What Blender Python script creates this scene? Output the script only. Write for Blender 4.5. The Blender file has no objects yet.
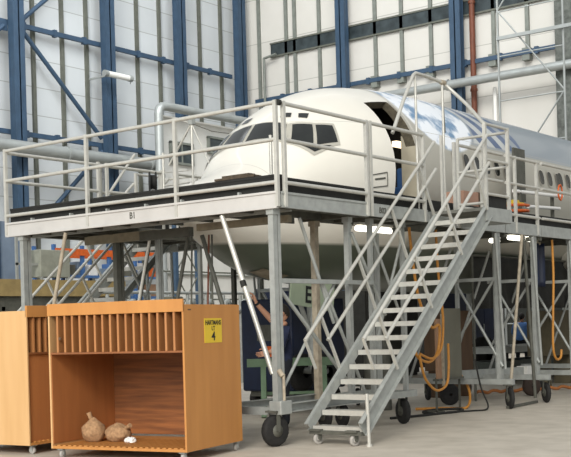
import bpy, bmesh, math, random
from mathutils import Vector, Matrix
random.seed(7)
S = bpy.context.scene
COL = S.collection
R = math.radians

# ------------------------------------------------------------------ materials
def mat(name, col, rough=.6, metal=0., var=.12, scale=6., stretch=(1, 1, 1), col2=None, bump=0., detail=4., spec=.4):
    m = bpy.data.materials.new(name); m.use_nodes = True
    nt = m.node_tree; b = nt.nodes['Principled BSDF']
    b.inputs['Roughness'].default_value = rough
    b.inputs['Metallic'].default_value = metal
    b.inputs['Specular IOR Level'].default_value = spec
    tc = nt.nodes.new('ShaderNodeTexCoord'); mp = nt.nodes.new('ShaderNodeMapping')
    mp.inputs['Scale'].default_value = stretch
    nt.links.new(tc.outputs['Object'], mp.inputs['Vector'])
    nz = nt.nodes.new('ShaderNodeTexNoise'); nz.inputs['Scale'].default_value = scale
    nz.inputs['Detail'].default_value = detail
    nt.links.new(mp.outputs['Vector'], nz.inputs['Vector'])
    cr = nt.nodes.new('ShaderNodeValToRGB')
    c2 = col2 or tuple(c * (1 - var * 2) for c in col)
    cr.color_ramp.elements[0].position = .3; cr.color_ramp.elements[1].position = .7
    cr.color_ramp.elements[0].color = (*c2, 1); cr.color_ramp.elements[1].color = (*col, 1)
    nt.links.new(nz.outputs['Fac'], cr.inputs['Fac'])
    nt.links.new(cr.outputs['Color'], b.inputs['Base Color'])
    if bump:
        bp = nt.nodes.new('ShaderNodeBump'); bp.inputs['Strength'].default_value = bump
        nt.links.new(nz.outputs['Fac'], bp.inputs['Height']); nt.links.new(bp.outputs['Normal'], b.inputs['Normal'])
    return m

def emis(name, col, s):
    m = bpy.data.materials.new(name); m.use_nodes = True
    b = m.node_tree.nodes['Principled BSDF']
    b.inputs['Base Color'].default_value = (*col, 1)
    b.inputs['Emission Color'].default_value = (*col, 1); b.inputs['Emission Strength'].default_value = s
    return m

M = dict(
    galv=mat('galvanised steel', (.37, .385, .365), .5, .25, .1, 9),
    tube=mat('pale aluminium tube', (.56, .55, .50), .42, .35, .07, 12),
    fascia=mat('painted fascia aluminium', (.56, .545, .52), .5, .15, .06, 3),
    dark_steel=mat('dirty dark steel', (.12, .12, .10), .65, .3, .15, 8),
    rubber=mat('black rubber', (.018, .018, .016), .75, 0, .2, 10),
    tyre=mat('worn black tyre', (.02, .019, .018), .8, 0, .2, 20),
    brownwheel=mat('brown rusty wheel', (.05, .032, .024), .8, 0, .2, 14),
    cream=mat('old cream paint', (.42, .36, .27), .6, 0, .18, 12),
    tan=mat('tan painted beam', (.30, .26, .18), .6, 0, .15, 8),
    blue=mat('blue painted steel', (.038, .074, .125), .55, .05, .12, 3),
    navy=mat('navy painted sheet', (.006, .014, .045), .5, 0, .2, 4),
    paleblue=mat('pale blue sheet', (.20, .26, .34), .7, 0, .1, 3),
    greyblue=mat('grey green mullion paint', (.20, .215, .19), .6, .1, .12, 4),
    darkmull=mat('dark mullion paint', (.13, .135, .11), .6, .1, .12, 4),
    redpipe=mat('red brown pipe paint', (.16, .05, .025), .6, 0, .15, 5),
    duct=mat('zinc duct', (.36, .38, .37), .42, .4, .08, 2),
    glass=mat('dark cockpit glass', (.012, .014, .012), .12, 0, .25, 5, spec=.6),
    winglass=mat('dusk window glass', (.05, .065, .07), .2, 0, .3, 2),
    winframe=mat('windscreen frame paint', (.46, .44, .38), .45, .1, .05, 8),
    black=mat('black lettering', (.01, .012, .012), .6, 0, .0, 4),
    yellow=mat('yellow label', (.72, .50, .03), .5, 0, .05, 6),
    interior=mat('cabin lining beige', (.42, .38, .29), .6, 0, .08, 5),
    jamb_dark=mat('brown door surround', (.10, .085, .055), .7, 0, .25, 14),
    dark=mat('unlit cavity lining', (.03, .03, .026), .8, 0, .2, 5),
    floorboard=mat('dock floor chequer plate', (.16, .16, .14), .7, .2, .15, 10),
    hose=mat('orange air hose', (.55, .24, .04), .5, 0, .12, 20),
    orange=mat('orange plastic', (.70, .13, .02), .5, 0, .12, 14),
    green=mat('green trestle paint', (.12, .19, .11), .6, 0, .12, 6),
    doorgreen=mat('pale green primer', (.42, .50, .36), .6, 0, .06, 6),
    flesh=mat('skin tone', (.46, .24, .15), .6, 0, .06, 8),
    navycloth=mat('navy work cloth', (.012, .018, .05), .85, 0, .15, 12),
    bluecloth=mat('light blue work cloth', (.10, .22, .50), .85, 0, .12, 10),
    darkcloth=mat('dark trouser cloth', (.012, .014, .02), .85, 0, .15, 10),
    hair=mat('dark hair', (.015, .011, .008), .7, 0, .1, 40),
    cardboard=mat('brown cardboard', (.34, .20, .12), .8, 0, .1, 8),
    brownboard=mat('brown crate wood', (.13, .075, .04), .7, 0, .15, 6, (1, 1, .2)),
    greyboard=mat('grey brown board', (.15, .145, .11), .7, 0, .08, 3),
    white=mat('white paint', (.75, .74, .70), .5, 0, .04, 5),
    whitebit=mat('white plastic', (.8, .8, .78), .5, 0, .04, 5),
    burlap=mat('tan burlap', (.42, .25, .13), .95, 0, .2, 30, bump=.5),
    caster=mat('pale caster rubber', (.40, .38, .35), .6, 0, .1, 20),
    pinkish=mat('salmon box', (.46, .27, .19), .7, 0, .08, 8),
    bluebox=mat('blue rack paint', (.06, .15, .36), .5, 0, .1, 8),
    tube_light=emis('fluorescent tube glow', (1., .97, .85), 2.5),
    warm_light=emis('cabin lamp glow', (1., .78, .5), 2.2),
    shade_wall=mat('shade-darkened lower wall', (.016, .018, .014), .7, 0, .25, .6),
    concrete_dark=mat('steel dark frame', (.07, .08, .07), .6, .3, .1, 6),
)

def wood(name, ca, cb, scale=3.5, stretch=(1, 1, .12), rough=.55):
    m = mat(name, ca, rough, 0, 0, scale, stretch, cb, .04, 6)
    return m
M['ply'] = wood('orange plywood', (.50, .225, .06), (.43, .185, .048), 4, (1.6, 1.6, .18))
M['ply_light'] = wood('pale plywood', (.60, .37, .17), (.54, .32, .135), 4, (1.6, 1.6, .18))
M['ply_in'] = wood('reddish plank', (.30, .11, .034), (.14, .05, .018), 3, (.5, .5, 7))
M['ply_red'] = wood('reddish inner plywood', (.42, .16, .05), (.34, .125, .04), 4, (1.6, 1.6, .18))
M['slat'] = wood('slat plywood', (.42, .19, .07), (.34, .14, .045), 4, (1.6, 1.6, .18))

def floor_mat():
    m = mat('hangar concrete', (.57, .515, .435), .55, 0, .07, .55, detail=8)
    nt = m.node_tree; b = nt.nodes['Principled BSDF']
    tc = nt.nodes.new('ShaderNodeTexCoord')
    n2 = nt.nodes.new('ShaderNodeTexNoise'); n2.inputs['Scale'].default_value = 2.6; n2.inputs['Detail'].default_value = 9
    nt.links.new(tc.outputs['Object'], n2.inputs['Vector'])
    cr = nt.nodes.new('ShaderNodeValToRGB'); cr.color_ramp.elements[0].position = .28; cr.color_ramp.elements[1].position = .62
    cr.color_ramp.elements[0].color = (.72, .71, .68, 1); cr.color_ramp.elements[1].color = (1, 1, 1, 1)
    nt.links.new(n2.outputs['Fac'], cr.inputs['Fac'])
    mx = nt.nodes.new('ShaderNodeMixRGB'); mx.blend_type = 'MULTIPLY'; mx.inputs[0].default_value = .7
    old = b.inputs['Base Color'].links[0].from_socket
    nt.links.new(old, mx.inputs[1]); nt.links.new(cr.outputs['Color'], mx.inputs[2])
    nt.links.new(mx.outputs[0], b.inputs['Base Color'])
    return m
M['floor'] = floor_mat()

def panel_mat(name, axis, ca, cb, sx, sz, offset=0.):
    """cladding panels: brick texture laid on a wall running along `axis`"""
    m = mat(name, ca, .7, 0, .05, .5)
    nt = m.node_tree; b = nt.nodes['Principled BSDF']
    tc = nt.nodes.new('ShaderNodeTexCoord'); sp = nt.nodes.new('ShaderNodeSeparateXYZ'); cb_ = nt.nodes.new('ShaderNodeCombineXYZ')
    nt.links.new(tc.outputs['Object'], sp.inputs[0])
    nt.links.new(sp.outputs[axis], cb_.inputs[0]); nt.links.new(sp.outputs[2], cb_.inputs[1])
    br = nt.nodes.new('ShaderNodeTexBrick'); br.offset = offset; br.squash = 1
    br.inputs['Scale'].default_value = 1; br.inputs['Brick Width'].default_value = sx; br.inputs['Row Height'].default_value = sz
    br.inputs['Mortar Size'].default_value = .022; br.inputs['Mortar Smooth'].default_value = .3
    br.inputs['Color1'].default_value = (*ca, 1); br.inputs['Color2'].default_value = (*[c * .95 for c in ca], 1)
    br.inputs['Mortar'].default_value = (*cb, 1)
    nt.links.new(cb_.outputs[0], br.inputs['Vector'])
    nz = nt.nodes.new('ShaderNodeTexNoise'); nz.inputs['Scale'].default_value = .7; nz.inputs['Detail'].default_value = 5
    nt.links.new(tc.outputs['Object'], nz.inputs['Vector'])
    cr = nt.nodes.new('ShaderNodeValToRGB'); cr.color_ramp.elements[0].color = (.84, .84, .82, 1); cr.color_ramp.elements[1].color = (1, 1, 1, 1)
    nt.links.new(nz.outputs['Fac'], cr.inputs['Fac'])
    mx = nt.nodes.new('ShaderNodeMixRGB'); mx.blend_type = 'MULTIPLY'; mx.inputs[0].default_value = 1
    nt.links.new(br.outputs['Color'], mx.inputs[1]); nt.links.new(cr.outputs['Color'], mx.inputs[2])
    nt.links.new(mx.outputs[0], b.inputs['Base Color'])
    return m
M['wall_l'] = panel_mat('cladding panels side wall', 0, (.56, .585, .60), (.33, .34, .33), 60, 1.22)
M['wall_b'] = panel_mat('cladding panels end wall', 1, (.62, .60, .56), (.38, .37, .34), 60, 2.35)

# ------------------------------------------------------------------ mesh builder
class MB:
    def __init__(s): s.v = []; s.f = []; s.sm = []
    def add(s, vs, fs, smooth=False):
        o = len(s.v); s.v += [tuple(v) for v in vs]; s.f += [tuple(i + o for i in f) for f in fs]; s.sm += [smooth] * len(fs); return s
    def box(s, a, b):
        x0, y0, z0 = [min(p, q) for p, q in zip(a, b)]; x1, y1, z1 = [max(p, q) for p, q in zip(a, b)]
        return s.add([(x0, y0, z0), (x1, y0, z0), (x1, y1, z0), (x0, y1, z0), (x0, y0, z1), (x1, y0, z1), (x1, y1, z1), (x0, y1, z1)],
                     [(0, 3, 2, 1), (4, 5, 6, 7), (0, 1, 5, 4), (1, 2, 6, 5), (2, 3, 7, 6), (3, 0, 4, 7)])
    def frame(s, a, b, up=(0, 0, 1)):
        a, b = Vector(a), Vector(b); d = (b - a).normalized(); u = Vector(up)
        if abs(d.dot(u)) > .98: u = Vector((1, 0, 0))
        r = d.cross(u).normalized(); u = r.cross(d).normalized(); return a, b, r, u
    def beam(s, a, b, w, h, up=(0, 0, 1)):
        a, b, r, u = s.frame(a, b, up); vs = []
        for p in (a, b):
            for q, t in ((-1, -1), (1, -1), (1, 1), (-1, 1)): vs.append(p + r * q * w / 2 + u * t * h / 2)
        return s.add(vs, [(3, 2, 1, 0), (4, 5, 6, 7), (0, 1, 5, 4), (1, 2, 6, 5), (2, 3, 7, 6), (3, 0, 4, 7)])
    def chan(s, a, b, w, h, t=.012, up=(0, 0, 1), side=1):
        """C channel: web of height h, flanges of width w to one side"""
        a_, b_, r, u = s.frame(a, b, up)
        s.beam(a_, b_, t, h, u)
        for q in (-1, 1):
            o = u * q * (h / 2 - t / 2) + r * side * w / 2
            s.beam(a_ + o, b_ + o, w, t, u)
        return s
    def tube(s, a, b, r0, r1=None, n=12, cap=True):
        r1 = r0 if r1 is None else r1
        a, b, r, u = s.frame(a, b); vs = []
        for p, rr in ((a, r0), (b, r1)):
            for i in range(n):
                t = 2 * math.pi * i / n; vs.append(p + (r * math.cos(t) + u * math.sin(t)) * rr)
        s.add(vs, [(i, (i + 1) % n, n + (i + 1) % n, n + i) for i in range(n)], True)
        if cap: s.add(vs[:n], [tuple(range(n))[::-1]]); s.add(vs[n:], [tuple(range(n))])
        return s
    def path(s, pts, r, n=8):
        pts = [Vector(p) for p in pts]; rings = []; pr = None
        for i, p in enumerate(pts):
            d = (pts[min(i + 1, len(pts) - 1)] - pts[max(i - 1, 0)]).normalized()
            if pr is None:
                pr = d.cross(Vector((0, 0, 1)));
                if pr.length < .1: pr = d.cross(Vector((1, 0, 0)))
            pr = (pr - d * pr.dot(d)).normalized(); u = pr.cross(d)
            rings.append([p + (pr * math.cos(2 * math.pi * k / n) + u * math.sin(2 * math.pi * k / n)) * r for k in range(n)])
        vs = [v for g in rings for v in g]; fs = []
        for i in range(len(pts) - 1):
            for k in range(n): fs.append((i * n + k, i * n + (k + 1) % n, (i + 1) * n + (k + 1) % n, (i + 1) * n + k))
        s.add(vs, fs, True); s.add(rings[0], [tuple(range(n))]); s.add(rings[-1], [tuple(range(n))[::-1]])
        return s
    def lathe(s, c, axis, prof, n=24):
        """prof: list of (along, radius) about axis through c"""
        c = Vector(c); ax = Vector(axis).normalized(); u = Vector((0, 0, 1))
        if abs(ax.dot(u)) > .9: u = Vector((1, 0, 0))
        r = ax.cross(u).normalized(); u = r.cross(ax)
        vs = []
        for h, q in prof:
            for i in range(n):
                t = 2 * math.pi * i / n; vs.append(c + ax * h + (r * math.cos(t) + u * math.sin(t)) * max(q, .0005))
        fs = []
        for j in range(len(prof) - 1):
            for i in range(n): fs.append((j * n + i, j * n + (i + 1) % n, (j + 1) * n + (i + 1) % n, (j + 1) * n + i))
        return s.add(vs, fs, True)
    def prism(s, pts, d):
        pts = [Vector(p) for p in pts]; d = Vector(d); n = len(pts)
        return s.add(pts + [p + d for p in pts], [tuple(range(n))[::-1], tuple(range(n, 2 * n))] + [(i, (i + 1) % n, n + (i + 1) % n, n + i) for i in range(n)])
    def build(s, name, m, parent=None, world=True, bevel=0):
        me = bpy.data.meshes.new(name)
        off = parent_off(parent) if (parent and world) else Vector((0, 0, 0))
        me.from_pydata([Vector(v) - off for v in s.v], [], s.f)
        for p, q in zip(me.polygons, s.sm): p.use_smooth = q
        bm = bmesh.new(); bm.from_mesh(me); bmesh.ops.recalc_face_normals(bm, faces=bm.faces); bm.to_mesh(me); bm.free()
        for mm in (m if isinstance(m, (list, tuple)) else [m]): me.materials.append(M[mm] if isinstance(mm, str) else mm)
        o = bpy.data.objects.new(name, me); COL.objects.link(o)
        if parent: o.parent = parent
        if bevel:
            b = o.modifiers.new('Bevel', 'BEVEL'); b.width = bevel; b.segments = 2; b.limit_method = 'ANGLE'
        return o

def parent_off(p):
    o = Vector((0, 0, 0))
    while p is not None:
        o += Vector(p.location); p = p.parent
    return o

def thing(name, label, cat, loc=(0, 0, 0), rz=0, group=None):
    o = bpy.data.objects.new(name, None); COL.objects.link(o)
    o.location = loc; o.rotation_euler = (0, 0, rz); o.empty_display_size = .2
    o['label'] = label; o['category'] = cat
    if group: o['group'] = group
    return o
def tag(o, label, cat, group=None, kind=None):
    o['label'] = label; o['category'] = cat
    if group: o['group'] = group
    if kind: o['kind'] = kind
    return o
def struct(o): o['kind'] = 'structure'; return o
def copy_tree(o, parent=None):
    c = o.copy(); COL.objects.link(c)
    if parent: c.parent = parent
    for ch in list(o.children): copy_tree(ch, c)
    return c
def solo(mb, name, m, label, cat, loc, group=None, bevel=0):
    """one-mesh thing built in world coordinates, origin moved to loc"""
    l = Vector(loc); mb.v = [tuple(Vector(v) - l) for v in mb.v]
    o = mb.build(name, m, bevel=bevel); o.location = l
    return tag(o, label, cat, group)

def lettering(s, name, parent, loc, size, rot, m='black', extr=.002, bold=True, sx=1.):
    cu = bpy.data.curves.new(name, 'FONT'); cu.body = s; cu.size = size; cu.align_x = 'CENTER'; cu.align_y = 'CENTER'
    cu.extrude = extr; cu.offset = size * .02 if bold else 0
    tmp = bpy.data.objects.new('tmp', cu); COL.objects.link(tmp)
    dg = bpy.context.evaluated_depsgraph_get(); me = bpy.data.meshes.new_from_object(tmp.evaluated_get(dg))
    bpy.data.objects.remove(tmp)
    me.transform(Matrix.Diagonal((sx, 1, 1, 1)))
    me.materials.clear(); me.materials.append(M[m])
    o = bpy.data.objects.new(name, me); COL.objects.link(o); o.location = loc; o.rotation_euler = rot
    if parent: o.parent = parent
    return o

# ------------------------------------------------------------------ setting
WX, WY = 34.7, 29.0           # end wall plane (x) and side wall plane (y)
struct(MB().box((-30, -30, -.3), (WX + .4, WY + .4, 0)).build('floor', 'floor'))
struct(MB().box((-8, WY, 0), (WX + .3, WY + .3, 21)).build('wall_left', 'wall_l'))
struct(MB().box((WX, -12, 6.2), (WX + .3, WY, 21)).build('wall_back', 'wall_b'))
struct(MB().box((WX - .02, -12, 0), (WX + .3, WY, 6.2)).build('trim_1', 'shade_wall'))  # foot of the end wall coloured near black to stand for shade
# dark ribbon window in the end wall
wn = struct(MB().box((WX - .12, -12, 15.6), (WX - .02, 26.95, 16.24)).build('window_1', 'winglass'))
MB().box((WX - .16, -12, 15.54), (WX - .04, 26.98, 15.62)).box((WX - .16, -12, 16.22), (WX - .04, 26.98, 16.30)).build('window_frame', 'darkmull', wn)
tn = 2
for x in (13.2, 15.9, 17.9, 20.4, 22.05, 23.5, 26.75, 28.3, 31.25, 32.9):      # dark rails up the side wall
    mb = MB().box((x - .09, WY - .12, 0), (x + .09, WY, 20.5))
    struct(mb.build('trim_%d' % tn, 'darkmull')); tn += 1
for y in (27.75, 25.95, 25.4, 23.85, 20.5, 19.0, 17.4, 14.15, 12.5, 9.0, 7.4, 5.6, 3.9, 2.1):   # grey rails up the end wall
    low = 13.1 if y in (20.5, 19.0, 17.4, 14.15, 12.5) else 6.2
    mb = MB().box((WX - .12, y - .09, low), (WX, y + .09, 20.5))
    if low > 7: mb.box((WX - .32, y - .18, low - .1), (WX, y + .18, low + .45))
    struct(mb.build('trim_%d' % tn, 'greyblue')); tn += 1

def hcol(name, x0, y0, w, d, h, label, axis):
    """rolled H-section column"""
    t = .06; mb = MB()
    if axis == 'x':   # flanges face -y
        mb.box((x0 - w / 2, y0 - d / 2, 0), (x0 + w / 2, y0 - d / 2 + t, h)).box((x0 - w / 2, y0 + d / 2 - t, 0), (x0 + w / 2, y0 + d / 2, h)).box((x0 - t / 2, y0 - d / 2, 0), (x0 + t / 2, y0 + d / 2, h))
    else:
        mb.box((x0 - d / 2, y0 - w / 2, 0), (x0 - d / 2 + t, y0 + w / 2, h)).box((x0 + d / 2 - t, y0 - w / 2, 0), (x0 + d / 2, y0 + w / 2, h)).box((x0 - d / 2, y0 - t / 2, 0), (x0 + d / 2, y0 + t / 2, h))
    mb.box((x0 - w / 2 + .02, y0 - d / 2 + .02, 0), (x0 + w / 2 - .02, y0 + d / 2 - .02, h)) if axis == 'x' else mb.box((x0 - d / 2 + .02, y0 - w / 2 + .02, 0), (x0 + d / 2 - .02, y0 + w / 2 - .02, h))
    mb.box((x0 - w * .8, y0 - w * .8 if axis == 'y' else y0 - d / 2 - .1, 0), (x0 + w * .8 if axis == 'x' else x0 + d / 2 + .1, y0 + w * .8 if axis == 'y' else y0 + d / 2, .08))
    return solo(mb, 'steel_column', 'blue', label, 'column', (x0, y0, 0), 'blue steel columns of the hangar frame')
hcol('c', 18.95, 28.25, .58, .36, 20.5, 'wide blue steel column at the far left behind the dock guard rail', 'x')
hcol('c', 24.19, 28.25, .58, .36, 20.5, 'blue steel column behind the small horizontal lamp on the left wall', 'x')
hcol('c', 29.02, 28.25, .56, .36, 20.5, 'blue steel column above the white office block', 'x')
hcol('c', 33.64, 28.25, .62, .36, 20.5, 'blue steel column in the corner where both white walls meet', 'x')
hcol('c', 34.1, 22.1, .55, .36, 20.5, 'blue steel column on the end wall above the cockpit', 'y')
hcol('c', 34.1, 15.75, .55, .36, 20.5, 'blue steel column beside the red brown pipe', 'y')

def girt(a, b, label, h=.2):
    mb = MB().beam(a, b, .14, h)
    a, b = Vector(a), Vector(b); n = int((b - a).length / 1.7)
    for i in range(1, n):
        p = a.lerp(b, i / n); mb.box(p - Vector((.09, .09, .16)), p + Vector((.09, .09, .16)))
    return solo(mb, 'steel_girt', 'blue', label, 'steel beam', tuple(a))
girt((-6, 28.6, 14.6), (33.3, 28.6, 14.6), 'blue horizontal beam running high across the left wall')
girt((-6, 28.6, 10.0), (33.3, 28.6, 10.0), 'blue horizontal beam low on the left wall just above the large grey pipe')
girt((34.42, 27.9, 13.35), (34.42, -11, 13.35), 'blue horizontal beam across the end wall above the aircraft roof')
def brace(a, b, label, r=.10, m='blue'):
    mb = MB().tube(a, b, r); mb.box(Vector(a) - Vector((.2, .03, .2)), Vector(a) + Vector((.2, .03, .2)))
    return solo(mb, 'diagonal_brace', m, label, 'brace', a)
brace((19.45, 28.52, 14.4), (23.9, 28.52, 10.3), 'blue diagonal brace running down right from the first column')
brace((19.45, 28.52, 14.8), (23.9, 28.52, 18.6), 'blue diagonal brace rising right from the first column')
brace((18.5, 28.52, 14.4), (13.9, 28.52, 10.3), 'blue diagonal brace running down left from the first column')
brace((23.9, 28.52, 9.7), (19.5, 28.52, 5.6), 'blue diagonal brace behind the guard rail at lower left')

# pipes and lamp
mb = MB().tube((-6, 27.6, 9.2), (33.5, 27.6, 9.2), .28, n=20)
for x in (16, 21, 26, 31): mb.tube((x - .06, 27.6, 9.2), (x + .06, 27.6, 9.2), .33, n=20)
solo(mb, 'wall_pipe', 'duct', 'large grey pipe running low along the left wall', 'pipe', (15, 27.6, 9.2))
mb = MB().path([(23.05, 24.1, 0), (23.05, 24.1, 10.7), (23.1, 24.1, 10.92), (23.25, 24.1, 11.04), (23.5, 24.1, 11.08), (30.5, 24.1, 11.12)], .19, 14)
for z in (4, 8): mb.tube((23.05, 24.1, z), (23.05, 24.1, z + .1), .23)
solo(mb, 'bent_pipe', 'duct', 'grey pipe bent at its left end, running up and over the white office block', 'pipe', (23.05, 24.1, 0))
mb = MB().tube((33.6, 26.2, 12.3), (33.6, -11, 12.3), .2, n=18)
for y in (22.5, 16, 9.5, 3): mb.tube((33.6, y + .06, 12.3), (33.6, y - .06, 12.3), .25, n=18)
solo(mb, 'wall_pipe', 'duct', 'grey pipe on the end wall below the blue beam', 'pipe', (33.6, 16, 12.3))
mb = MB().tube((34.4, 15.1, 0), (34.4, 15.1, 20.5), .13)
for z in (4, 8, 12, 16): mb.tube((34.4, 15.1, z), (34.4, 15.1, z + .12), .17)
solo(mb, 'drain_pipe', 'redpipe', 'red brown vertical pipe beside the blue column on the end wall', 'pipe', (34.45, 15.35, 0))
mb = MB().path([(34.3, 27.2, 15.5), (34.3, 27.2, 0)], .07).path([(34.3, 27.2, 15.5), (34.3, 26.4, 15.6)], .07)
solo(mb, 'thin_pipe', 'greyblue', 'thin grey pipe dropping from the left end of the dark ribbon window', 'pipe', (34.3, 27.2, 6.3))
mb = MB().tube((34.3, 14.0, 0), (34.3, 14.0, 12.0), .09)
solo(mb, 'thin_pipe', 'white', 'short pale vertical pipe right of the red brown pipe', 'pipe', (34.3, 14.0, 6.2))
L = thing('wall_lamp', 'horizontal tube lamp on a bracket on the left wall beside a blue column', 'lamp', (23.9, 27.4, 12.98))
MB().tube((23.15, 27.4, 12.98), (24.75, 27.4, 12.98), .13, n=16).build('lamp_tube', 'white', L)
for x in (23.1, 24.6): MB().tube((x, 27.4, 12.98), (x + .2, 27.4, 12.98), .15).build('end_cap', 'duct', L)
MB().beam((23.6, 27.5, 13.0), (23.6, 28.9, 13.0), .08, .08).beam((24.75, 27.4, 13.0), (25.2, 27.9, 12.9), .04, .04).build('bracket', 'duct', L)

# office block behind the nose
ob = thing('office_block', 'white office block with dark windows behind the aircraft nose', 'building', (24, 24, 0))
MB().box((23.75, 24.6, 0), (33.0, 24.95, 10.75)).build('wall', mat('off white block paint', (.60, .59, .55), .6, 0, .06, 1), ob)
MB().box((23.72, 24.55, 10.75), (33.1, 25.0, 10.82)).build('roof_edge', 'white', ob)
def owin(x0, x1, z0, z1, cols):
    w = MB().box((x0, 24.52, z0), (x1, 24.6, z1)).build('window', 'winglass', ob)
    mb = MB(); t = .05
    for (a, b, c, d) in ((x0 - t, x1 + t, z0 - t, z0 + t), (x0 - t, x1 + t, z1 - t, z1 + t), (x0 - t, x0 + t, z0, z1), (x1 - t, x1 + t, z0, z1)):
        mb.box((a, 24.47, c), (b, 24.6, d))
    for i in range(1, cols): xx = x0 + (x1 - x0) * i / cols; mb.box((xx - .03, 24.48, z0), (xx + .03, 24.6, z1))
    mb.build('window_frame', 'greyblue', w)
owin(24.2, 25.6, 8.8, 9.7, 2); owin(26.7, 28.2, 9.5, 10.2, 1); owin(29.3, 31.0, 9.5, 10.3, 2)
for z in (3.9, 6.1): MB().box((23.75, 24.5, z), (33.0, 24.6, z + .05)).build('ledge', 'greyblue', ob)

# blue mast with cross bracing in front of it (seen under the dock)
mt = thing('blue_lattice_mast', 'blue braced mast standing in front of the white office block', 'mast', (20.5, 20.5, 0))
for x in (20.0, 21.25): MB().box((x - .08, 20.42, 0), (x + .08, 20.58, 6.2)).build('post', 'blue', mt)
for z in (.3, 2.0, 3.7): MB().tube((20, 20.5, z), (21.25, 20.5, z + 1.6), .03).tube((21.25, 20.5, z), (20, 20.5, z + 1.6), .03).build('brace', 'darkmull', mt)
# railing in front of the block
rl = thing('distant_handrail', 'thin grey handrail far behind the dock, in front of the white office block', 'railing', (26, 22.6, 0))
for z in (2.15, 2.75, 3.9): MB().tube((19.8, 22.6, z), (31, 22.6, z), .035).build('rail', 'darkmull', rl)
for x in (20, 22.2, 24.4, 26.6, 28.8, 31): MB().box((x - .04, 22.56, 0), (x + .04, 22.64, 3.9)).build('rail_post', 'darkmull', rl)

# access scaffold tower (right, in front of the end wall)
sc = thing('scaffold_tower', 'tall thin lattice scaffold tower in front of the end wall at the right', 'scaffold', (24, 7, 0))
SX = 24.
def YS(v): return v
for y in (8.65, 6.25):
    MB().tube((SX, y, 0), (SX, y, 15.5), .04).build('standard', 'duct', sc)
for i in range(9):
    z = 1.4 + i * 1.55
    MB().tube((SX, 8.65, z), (SX, 6.25, z), .022).build('rung', 'duct', sc)
for i, z in enumerate((3.0, 6.1, 9.2, 12.3)):
    a, b = (8.65, 6.25) if i % 2 else (6.25, 8.65)
    MB().tube((SX, a, z), (SX, b, z + 3.1), .028).build('diagonal', 'duct', sc)
MB().beam((SX - .1, 8.65, 11.3), (SX - .1, 3.5, 11.3), .1, .12).build('ledger', 'duct', sc)
# dark shaft (lift / stair tower)
mb = MB().box((33.9, 6.0, 0), (34.6, 10.9, 20.5))
solo(mb, 'dark_shaft', mat('dark mottled mesh cladding', (.14, .15, .135), .8, 0, .3, 5, detail=8), 'dark mottled shaft rising at the right edge of the end wall', 'shaft', (33.6, 8.2, 0))

# ------------------------------------------------------------------ aircraft
ST = [(1.14, 3.50, 3.46, 0.02, 3.48), (1.20, 3.66, 3.34, 0.17, 3.48), (1.45, 3.83, 3.20, 0.34, 3.48), (1.85, 3.95, 3.03, 0.56, 3.49), (2.25, 4.09, 2.83, 0.74, 3.53), (2.6, 4.24, 2.67, 0.93, 3.63), (2.85, 4.43, 2.56, 1.07, 3.74),
      (3.1, 4.72, 2.48, 1.21, 3.86), (3.4, 5.05, 2.41, 1.36, 3.96), (3.8, 5.37, 2.36, 1.52, 4.05), (4.3, 5.64, 2.31, 1.67, 4.14), (4.85, 5.83, 2.27, 1.78, 4.2), (5.6, 5.96, 2.23, 1.85, 4.25), (6.6, 6.04, 2.2, 1.88, 4.26), (8, 6.07, 2.18, 1.88, 4.27), (24, 6.07, 2.16, 1.88, 4.27)]
ST = [s for s in ST if s[0] <= 24] + [(27, 6.05, 2.7, 1.65, 4.5), (30, 6.0, 3.9, 1.1, 5.0), (32.6, 5.8, 5.0, .3, 5.4)]
YC = 2.9
def prof(x):
    s = ST
    if x <= s[0][0]: return list(s[0][1:])
    for i in range(len(s) - 1):
        if s[i][0] <= x <= s[i + 1][0]:
            a, b = s[i], s[i + 1]; h = b[0] - a[0]; t = (x - a[0]) / h; o = []
            p = s[i - 1] if i > 0 else a; n = s[i + 2] if i + 2 < len(s) else b
            for k in range(1, 5):
                m1 = ((n[k] - a[k]) / (n[0] - a[0])) * h
                m0 = (b[k] - a[k]) if i == 0 else ((b[k] - p[k]) / (b[0] - p[0])) * h
                t2, t3 = t * t, t * t * t
                o.append((2 * t3 - 3 * t2 + 1) * a[k] + (t3 - 2 * t2 + t) * m0 + (-2 * t3 + 3 * t2) * b[k] + (t3 - t2) * m1)
            return o
    return list(s[-1][1:])
def surf(x, th, off=0.):
    T, B, w, zc = prof(x); c, sn = math.cos(th), math.sin(th)
    h = (T - zc) if c > 0 else (zc - B)
    return Vector((x, YC - (w + off) * sn, zc + (h + off) * c))
def snap(p, off=.01):
    """push a point radially onto the skin"""
    x, y, z = p; T, B, w, zc = prof(x)
    h = (T - zc) if z > zc else (zc - B)
    return surf(x, math.atan2((YC - y) / w, (z - zc) / h), off)
air = thing('airliner', 'white and grey jet airliner parked nose first inside the maintenance dock', 'aircraft', (5, YC, 0))

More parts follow.
